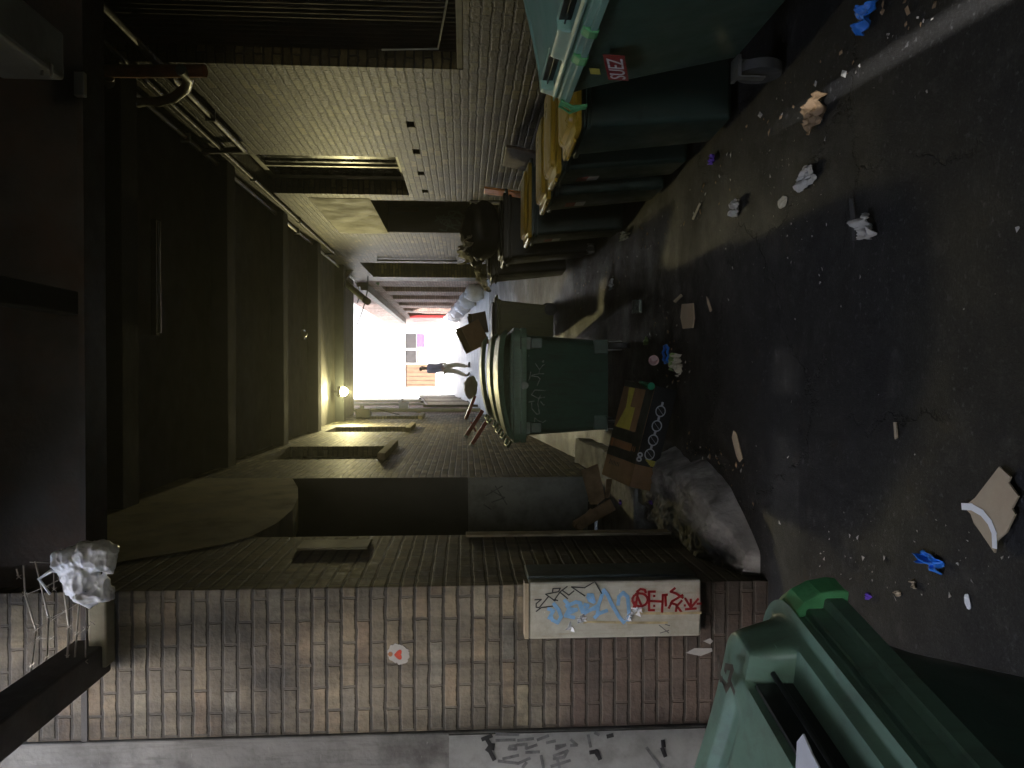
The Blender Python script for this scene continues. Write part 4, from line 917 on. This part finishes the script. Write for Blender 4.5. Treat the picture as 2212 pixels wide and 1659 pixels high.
for pl in ([(180,670),(240,625),(370,608)], [(165,535),(240,530),(180,580),(180,620),(215,625),(320,500)], [(290,470),(400,548)], [(290,470),(440,440),(460,400),(375,405),(370,440)], [(385,545),(460,440),(540,380)], [(460,450),(545,520)], [(490,430),(560,480),(620,430)], [(590,385),(745,490)], [(590,385),(740,395),(800,360),(860,322),(940,460)], [(395,530),(430,545)]):
    g.ribbon(onc(pl), (0,-1,0), .0065)
g.build('black_tag', M['inkblack'], mc, world=True, fix=False)
g = MB()
for pl in ([(1610,830),(1720,920)], [(1620,920),(1720,890)], [(1680,820),(1730,835)]): g.ribbon(onc(pl), (0,-1,0), .005)
g.build('grey_tag', M['inkgrey'], mc, world=True, fix=False)
g = MB()
for pl, wd_ in (([(760,790),(1000,795),(1300,800),(1700,800)], .012), ([(1430,690),(1700,692),(2090,685)], .014), ([(745,760),(745,800)], .016), ([(1400,690),(1420,650)], .02)): g.ribbon(onc(pl), (0,-1,0), wd_)
g.build('rust_drip', M['rust'], mc, world=True, fix=False)
for cx, cy_, s_ in ((660, 800, 1.0), (1290, 690, 1.0)):
    mb = MB(); rr = random.Random(cx)
    for k in range(13):
        a_ = rr.uniform(-90, 90); b_ = -a_*.6 + rr.uniform(-35, 35)
        c = onc([(cx + a_, cy_ + b_)])[0]; d = Vector((rr.uniform(-1,1), -.5, rr.uniform(-1,1))).normalized()*.03; e = d.cross(Vector((.2,1,.1))).normalized()*.014
        mb.prism([c-d*.6, c+e, c+d, c-e], (0, .003, .001))
    mb.build('torn_edge', M['white'], mc, world=True)
# sticker and scraps on the pier face
p = atY(861, 1412, 4.05)
sk = thing('round_sticker', 'torn round white sticker with a red heart shape on the pier bricks', 'sticker', p)
rr = random.Random(3)
MB().prism([(.052*1.05*math.cos(a_*.157)*rr.uniform(.86,1.08)*(1+.18*math.sin(a_*.31)), -.004, .058*math.sin(a_*.157)*rr.uniform(.9,1.06)) for a_ in range(40)], (0,.003,0)).build('backing', M['paper'], sk)
MB().prism([(.0023*(16*math.sin(a_*.21)**3)*.72-.004, -.0055, -.0019*(13*math.cos(a_*.21)-5*math.cos(a_*.42)-2*math.cos(a_*.63))*.8) for a_ in range(30)], (0,.001,0)).build('red_print', M['cup'], sk)
MB().prism([(.013*math.cos(a_*.6)+.0, -.0055, .012*math.sin(a_*.6)+.042) for a_ in range(10)], (0,.001,0)).build('orange_print', M['boxorange'], sk)
mb = MB()
for pl in ([(1245,850),(1290,830),(1310,850),(1290,870)], [(1135,925),(1190,895),(1300,895),(1305,915),(1230,945)]):
    mb.prism([atY(a_, b_, 4.043) for a_, b_ in crop(2000, 2000, 1.62, pl)], (0,.004,0))
tag(mb.build('paper_scrap', M['paper']), 'torn white paper scraps stuck low on the pier beside the near dumpster', 'paper')

# ------------------------------------------------------------------ carton with hob print in the lane
SA = .77
Lv = Vector((-.77, .0, .195)).normalized(); Dv = Vector((.04, .48, .125)); Dv = (Dv - Lv*Dv.dot(Lv)).normalized(); Uv = Lv.cross(Dv)
if Uv.z < 0: Uv = -Uv
O = Vector((-.136, 5.8, .012)); BL, BD, BH = 1.03*SA, .50, .195
hb = thing('appliance_carton', 'long printed carton with four pale rings on its black side, lying by the dumpster', 'carton', O)
MB().obox((0,0,0), Lv*BL, Dv*BD, Uv*BH).build('carton_body', M['card'], hb)
def bp(a_, b_, c_): return Lv*a_*SA + Dv*b_ + Uv*c_
MB().obox(bp(.0,-.002,.001), Lv*.80*SA, Uv*(BH-.002), Dv*.0015).build('black_panel', M['boxblack'], hb)
for a_, b_ in ((0, .06), (.50, .62), (.70, .80)): MB().obox(bp(a_+.001,.0,BH), Lv*(b_-a_)*SA, Dv*BD, Uv*.0015).build('dark_band', M['boxdark'], hb)
MB().obox(bp(.001,.002,BH+.0018), Lv*.79*SA, Dv*.12, Uv*.001).build('dark_band', M['boxdark'], hb)
MB().prism([bp(a_, b_, BH+.003) for a_, b_ in ((.065,.30),(.065,.40),(.22,.375),(.28,.37),(.495,.46),(.495,.22),(.26,.22),(.26,.30))], Uv*.001).build('yellow_print', M['boxyellow'], hb)
rg = MB()
for k, a_ in enumerate((.235, .385, .53, .675)):
    pts = [bp(a_ + .052*math.cos(q*math.pi/10), -.002, .10 + .040*math.sin(q*math.pi/10)) for q in range(21)]
    rg.ribbon(pts, -Dv, .009); rg.ribbon([bp(a_-.055,-.002,.10), bp(a_-.085,-.002,.10)], -Dv, .02); rg.ribbon([bp(a_-.03,-.002,.13), bp(a_+.03,-.002,.07)], -Dv, .003)
for a_ in (.70, .745): rg.ribbon([bp(a_ + .018*math.cos(q*.63), -.002, .178 + .018*math.sin(q*.63)) for q in range(11)], -Dv, .012)
rg.build('ring_print', M['ring'], hb, fix=False)
g = MB()
for q in range(12): g.ribbon([bp(.64 + .005*(q%2), .06+q*.03, BH+.003), bp(.685, .06+q*.03, BH+.003)], Uv, .012)
g.ribbon([bp(.635, .45, BH+.003), bp(.69, .45, BH+.003)], Uv, .04)
g.build('orange_print', M['boxorange'], hb, fix=False)
g = MB()
for q in range(7): g.ribbon([bp(.845 + .004*(q%3), .25+q*.026, BH+.002), bp(.885, .25+q*.026, BH+.002)], Uv, .011)
g.build('brown_print', M['inkbrown'], hb, fix=False)
g = MB()
for q in range(5): g.ribbon([bp(.735 + q*.012, -.002, .03), bp(.735 + q*.012, -.002, .03 + .09 - .012*q)], -Dv, .008)
g.build('yellow_print', M['boxyellow'], hb, fix=False)
bt = thing('glass_bottle', 'empty green glass bottle lying on the near corner of the printed carton', 'bottle', O + bp(.02, .07, BH+.032))
MB().tube([bp(0,-.07,0), bp(-.005,.0,0), bp(-.01,.035,0), bp(-.015,.06,0), bp(-.02,.11,0)], .030, 16, .013).build('bottle', M['greenglass'], bt, smooth=60)

# broken concrete at the pier foot
def mound(u, v):
    y = 4.12 + u*1.95
    w_ = (.10 + .44*math.sin(math.pi/2*min(1, u/.55))**.8) * (1 + .10*noise.noise(Vector((u*5, 1, 2))) + .025*noise.noise(Vector((u*17, 4, 2))))
    x = XL - .02 + v*w_*1.02
    h = .19*sm(u, -.12, .32)*(1-.75*sm(u, .93, 1.0))
    z = (h*(1 - .25*v) + .03)*(1 - sm(v, .80, 1.0)) + (.035*noise.noise(Vector((x*5, y*3.4, 7))) + .014*noise.noise(Vector((x*8, y*7, 0))) + .02*noise.noise(Vector((x*31, y*31, 5))))*(1 - sm(v, .9, 1.0)) + .012*noise.noise(Vector((x*19, y*19, 3)))
    return (x, y, max(z, -.02) if v < .97 and .02 < u < .98 else -.03)
tag(MB().grid(mound, 110, 60).build('concrete_heap', M['concrete'], smooth=70), 'lumpy grey heap of set concrete at the foot of the brick pier', 'rubble')
kb = thing('kerb_block', 'rough pale concrete kerb running behind the printed carton towards the wall', 'kerb', (-1, 7.4, .1))
def kerb(u, v):
    y = 6.0 + u*3.4; s_ = [(-.98, -.05), (-.80, -.05), (-.80, .14), (-.82, .16), (-1.09, .17), (-1.10, -.05)][int(round(v*5))]
    return (s_[0] + .02*noise.noise(Vector((y*4, v*9, 0))), y, s_[1] + gz(y) + .02*noise.noise(Vector((y*5, v*7, 2))))
MB().grid(kerb, 50, 5).build('kerb', M['concrete'], kb, world=True, smooth=40)
for k, (a_, b_, Y0, Y1, wd_, lb) in enumerate((((1275,1010),(1290,1085),6.9,6.6,.16,'broad broken timber board beside the recessed doorway'), ((1318,1035),(1312,1075),6.7,6.5,.04,'thin pale stick on the doorway step'), ((1325,1090),(1245,1135),6.4,6.2,.10,'splintered plank leaning into the recess corner'), ((1285,1105),(1250,1140),6.3,6.1,.07,'short plank lying behind the splintered plank'))):
    p0, p1 = atY(*a_, Y0), atY(*b_, Y1); d = (p1-p0); sd_ = d.cross(Vector((0,-1,.4))).normalized()
    tag(MB().prism([p0 - sd_*wd_/2, p0 + sd_*wd_/2, p1 + sd_*wd_*.35, p1 + d*.06, p1 - sd_*wd_*.5], Vector((0,.02,.012))).build('timber_scrap', M['scrapwood'], bevel=.003), lb, 'board', 'timber scraps by the doorway')

# ------------------------------------------------------------------ litter
def flat(name, label, cat, mat, pix, thick=.004, group=None, bend=0.0):
    P_ = [atG(a_, b_, .004) for a_, b_ in pix]; c = sum(P_, Vector())/len(P_)
    mb = MB().prism([p_ - c + Vector((0,0,.004)) for p_ in P_], (0,0,thick))
    o = mb.build(name, mat); o.location = c; return tag(o, label, cat, group)
cbp = [(2093,1095),(2118,1075),(2170,1008),(2195,1030),(2190,1042),(2212,1072),(2198,1098),(2205,1110),(2186,1150),(2165,1168),(2160,1194),(2130,1150),(2115,1130),(2108,1110)]
cb_ = thing('torn_cardboard', 'large torn piece of pale cardboard with a strip of white tape on the asphalt', 'cardboard', atG(2150, 1095))
MB().prism([atG(a_, b_, .004) + Vector((0,0,.012)) for a_, b_ in cbp], (0,0,.006)).build('card', M['palecard'], cb_, world=True)
MB().ribbon([atG(a_, b_, .004) + Vector((0,0,.0185)) for a_, b_ in ((2093,1094),(2112,1095),(2135,1108),(2152,1128),(2162,1152),(2163,1180))], (0,0,1), .022).build('tape', M['white'], cb_, world=True, fix=False)
def lit(name, label, cat, mat, px, py, lx, ly, h, seed, rz=0, **k): 
    return crumple(name, label, cat, mat, atG(px, py), lx, ly, h, seed, rz, **k)
lit('blue_glove', 'crumpled bright blue plastic scrap beside the near dumpster', 'rag', M['blue'], 2012, 1212, .055, .165, .028, 31, -.15, ragged=.5)
lit('blue_wrapper', 'blue plastic wrapper at the foot of the taped dumpster', 'wrapper', M['blue'], 1878, 35, .12, .13, .05, 32, .3, ragged=.4)
lit('white_paper', 'pointed white tissue on the asphalt in the right of the lane', 'paper', M['paper'], 1748, 380, .10, .19, .03, 33, .1, ragged=.4)
lit('white_paper', 'crumpled white paper cup on the asphalt beside a dark crack', 'paper', M['paper'], 1884, 494, .12, .11, .06, 34, -.5, ragged=.4)
lit('white_paper', 'small torn tissue lying nearest the yellow lidded bins', 'paper', M['paper'], 1592, 447, .09, .16, .04, 35, .1, ragged=.5)
lit('pale_scrap', 'rectangular translucent film scrap on the asphalt between two tissues', 'scrap', M['cloth'], 1692, 437, .06, .12, .008, 36, 0, ragged=.12)
lit('brown_paper', 'curled brown paper on the asphalt near the light streak', 'paper', M['brownpaper'], 1768, 243, .16, .20, .06, 37, .6, ragged=.5)
lit('brown_paper', 'long brown paper scrap under the first yellow lidded bin', 'paper', M['brownpaper'], 1545, 270, .10, .32, .05, 38, -.2, ragged=.35)
lit('purple_wrapper', 'purple bottle wrapper on the asphalt by the yellow lidded bins', 'wrapper', M['purple'], 1543, 345, .06, .08, .04, 39, .2)
lit('bottle_cap', 'small purple cap on the asphalt beside the near dumpster', 'cap', M['purple'], 1881, 1288, .028, .03, .02, 40, 0)
lit('purple_scrap', 'purple scrap on the lumpy concrete heap', 'scrap', M['purple'], 1470, 1085, .03, .07, .02, 41, 0).location.z = .22
lit('purple_scrap', 'purple scrap on the kerb behind the concrete heap', 'scrap', M['purple'], 1388, 1085, .05, .06, .03, 42, 0).location.z = .19
lit('white_scrap', 'small white paper triangle at the foot of the near dumpster', 'scrap', M['white'], 2092, 1300, .05, .03, .004, 43, .3, ragged=.15)
lit('orange_peel', 'curled orange peel beside the purple cap', 'peel', M['palecard'], 1943, 1282, .02, .045, .015, 44, .2)
lit('paper_scrap', 'crumpled tan and red wrapper beside the blue plastic scrap', 'wrapper', M['palecard'], 1979, 1262, .03, .025, .02, 45, .2)
lit('green_wrapper', 'pale green paper lying beside the dumpster wheel', 'wrapper', M['leafgreen'], 1397, 737, .07, .22, .02, 46, .1, ragged=.3)
lit('white_cup', 'bright white paper glinting on the lit asphalt', 'paper', M['white'], 1325, 616, .12, .20, .05, 47, .1, ragged=.4)
lit('pale_wrapper', 'pale crumpled wrapper beside the black bin foot', 'wrapper', M['cloth'], 1358, 508, .10, .28, .08, 48, 0, ragged=.5)
lit('pale_wrapper', 'greenish white paper ball near the farthest black bin', 'paper', M['paper'], 1285, 537, .14, .14, .10, 49, 0)
lit('pale_debris', 'yellowish torn packaging beside the blue bottle ring', 'packaging', M['cloth'], 1470, 790, .16, .16, .06, 50, .3, ragged=.6, folds=6)
lit('green_packaging', 'dark green plastic packaging beside the printed carton', 'packaging', M['leafgreen'], 1458, 778, .10, .14, .05, 51, .8, ragged=.5)
flat('cardboard_piece', 'flat rectangle of pale cardboard in the middle of the lane', 'cardboard', M['palecard'], [(1476,657),(1500,655),(1503,690),(1500,708),(1478,710),(1473,685)], .008)
flat('wood_sliver', 'long pale splinter of wood on the dark asphalt', 'splinter', M['palecard'], [(1588,930),(1594,936),(1603,975),(1607,990),(1600,998),(1594,985),(1584,945)], .006)
flat('wood_sliver', 'thin pale stick on the asphalt near the torn cardboard', 'stick', M['palecard'], [(1935,912),(1940,912),(1943,945),(1938,949)], .006)
flat('wood_sliver', 'short pale stick beside the flat cardboard rectangle', 'stick', M['palecard'], [(1457,650),(1473,635),(1476,640),(1461,654)], .006)
flat('wood_sliver', 'thin tapered splinter below the flat cardboard rectangle', 'splinter', M['palecard'], [(1528,640),(1532,645),(1540,670),(1536,674),(1530,655)], .004)
flat('drinking_straw', 'pale straw lying on the asphalt beside the yellow lidded bins', 'straw', M['cloth'], [(1513,438),(1516,440),(1500,475),(1497,473)], .005)
flat('dark_strap', 'dark strap lying along the asphalt beside the paper cup', 'strap', M['rubber'], [(1838,428),(1846,430),(1852,470),(1853,520),(1846,520),(1842,470)], .006)
# glass jar, cup, ring
p = atG(1388, 662)
gj = thing('plastic_tub', 'clear plastic tub lying on the lit asphalt', 'tub', p + Vector((0,0,.05)))
MB().tube([(-.06,0,0),(-.05,0,0),(.05,0,0),(.06,.0,0)], .05, 16, .04).build('tub', M['glass'], gj, smooth=50)
p = atG(1424, 776)
cu = thing('paper_cup', 'red paper cup with a pale pink inside lying on its side', 'cup', p + Vector((0,0,.045)))
ax = Vector((-.2, -.9, .25)).normalized()
def ringc(c, r): 
    a_ = ax.cross(Vector((0,0,1))).normalized(); b_ = ax.cross(a_); return [c + a_*r*math.cos(k*math.pi/10) + b_*r*math.sin(k*math.pi/10) for k in range(20)]
MB().loft([ringc(-ax*.05, .028), ringc(ax*.05, .042)], cap=False).build('cup_wall', M['cup'], cu, smooth=60)
MB().loft([ringc(ax*.052, .044), ringc(ax*.052, .036), ringc(-ax*.04, .025), ringc(-ax*.041, .001)], cap=False).build('cup_lining', M['pink'], cu, smooth=60)
p = atG(1445, 765)
tag(MB().tube([p + Vector((.07*math.cos(k*.45), .07*math.sin(k*.45), .02 + .012*(k % 2))) for k in range(15)], .012, 6).build('blue_ring', M['blue'], smooth=60), 'tangled blue plastic ring beside the red paper cup', 'ring')
# specks of broken glass and grit
random.seed(21)
mb = MB()
def shard(p_, s_):
    d = [Vector((random.uniform(-1,1), random.uniform(-1,1), random.uniform(.1,.9)))*s_ for _ in range(4)]
    mb.add([p_ + q for q in d], [(0,1,2),(0,2,3),(0,3,1),(1,3,2)])
for (cx, cy_, sx_, sy_, n_) in ((1690,370,45,55,60), (1790,130,90,60,34), (1690,560,70,90,26), (1350,640,90,50,30), (1600,760,140,160,16), (1900,700,220,260,26), (1800,1200,100,50,46), (2000,1220,130,60,44), (1450,560,120,80,26), (1560,1000,120,120,12)):
    for _ in range(n_):
        px, py = random.gauss(cx, sx_), random.gauss(cy_, sy_)
        if not (1215 < px < 2210 and 2 < py < 1300): continue
        p_ = atG(px, py)
        if p_.x > 1.35 or p_.x < -.9: continue
        shard(p_, random.choice((.003,.003,.004,.005,.006,.009,.013)))
struct(mb.build('broken_glass_specks', M['paper'], fix=True), 'stuff')

random.seed(77)
def scraps(nm, mat, spots, n_):
    mb = MB()
    for _ in range(n_):
        x0, y0, x1, y1, sp = random.choice(spots); t_ = random.random()
        x, y = x0 + (x1-x0)*t_ + random.gauss(0, sp), y0 + (y1-y0)*t_ + random.gauss(0, sp)
        a_ = random.uniform(0, 6.28); s_ = random.choice((.005,.007,.010,.014,.02)); c = Vector((x, y, gz(y) + .004 + random.random()*.006))
        u_ = Vector((math.cos(a_), math.sin(a_), random.uniform(-.25,.25)))*s_; v_ = Vector((-math.sin(a_), math.cos(a_), random.uniform(-.25,.25)))*s_*random.uniform(.25,.8)
        mb.add([c-u_-v_*.6, c+u_*.7-v_, c+u_+v_*.8, c-u_*.6+v_, c+Vector((0,0,s_*.4))], [(0,1,4),(1,2,4),(2,3,4),(3,0,4)])
    return struct(mb.build(nm, mat, fix=True), 'stuff')
EDGE = [(1.25,4.6,1.15,8.2,.10), (1.15,8.2,1.0,11.5,.12), (-.62,4.3,-.50,5.6,.06), (-.1,5.5,.4,6.6,.2), (1.3,2.6,1.4,4.4,.08)]
scraps('brown_litter_scraps', M['brownpaper'], EDGE, 130)
scraps('pale_litter_scraps', M['paper'], EDGE, 60)

# thin haze volume added to imitate bloom around the lamp and mouth
hm = bpy.data.materials.new('bloom_haze'); hm.use_nodes = True; ht = hm.node_tree
ht.nodes.remove(ht.nodes['Principled BSDF'])
pv = ht.nodes.new('ShaderNodeVolumePrincipled'); pv.inputs['Density'].default_value = 0.003; pv.inputs['Color'].default_value = (.95, .95, .9, 1); pv.inputs['Anisotropy'].default_value = 0.7
ht.links.new(pv.outputs[0], ht.nodes['Material Output'].inputs['Volume'])
struct(MB().box(-41, 41, -41, 91, -1.6, 22).build('haze', hm), 'stuff')
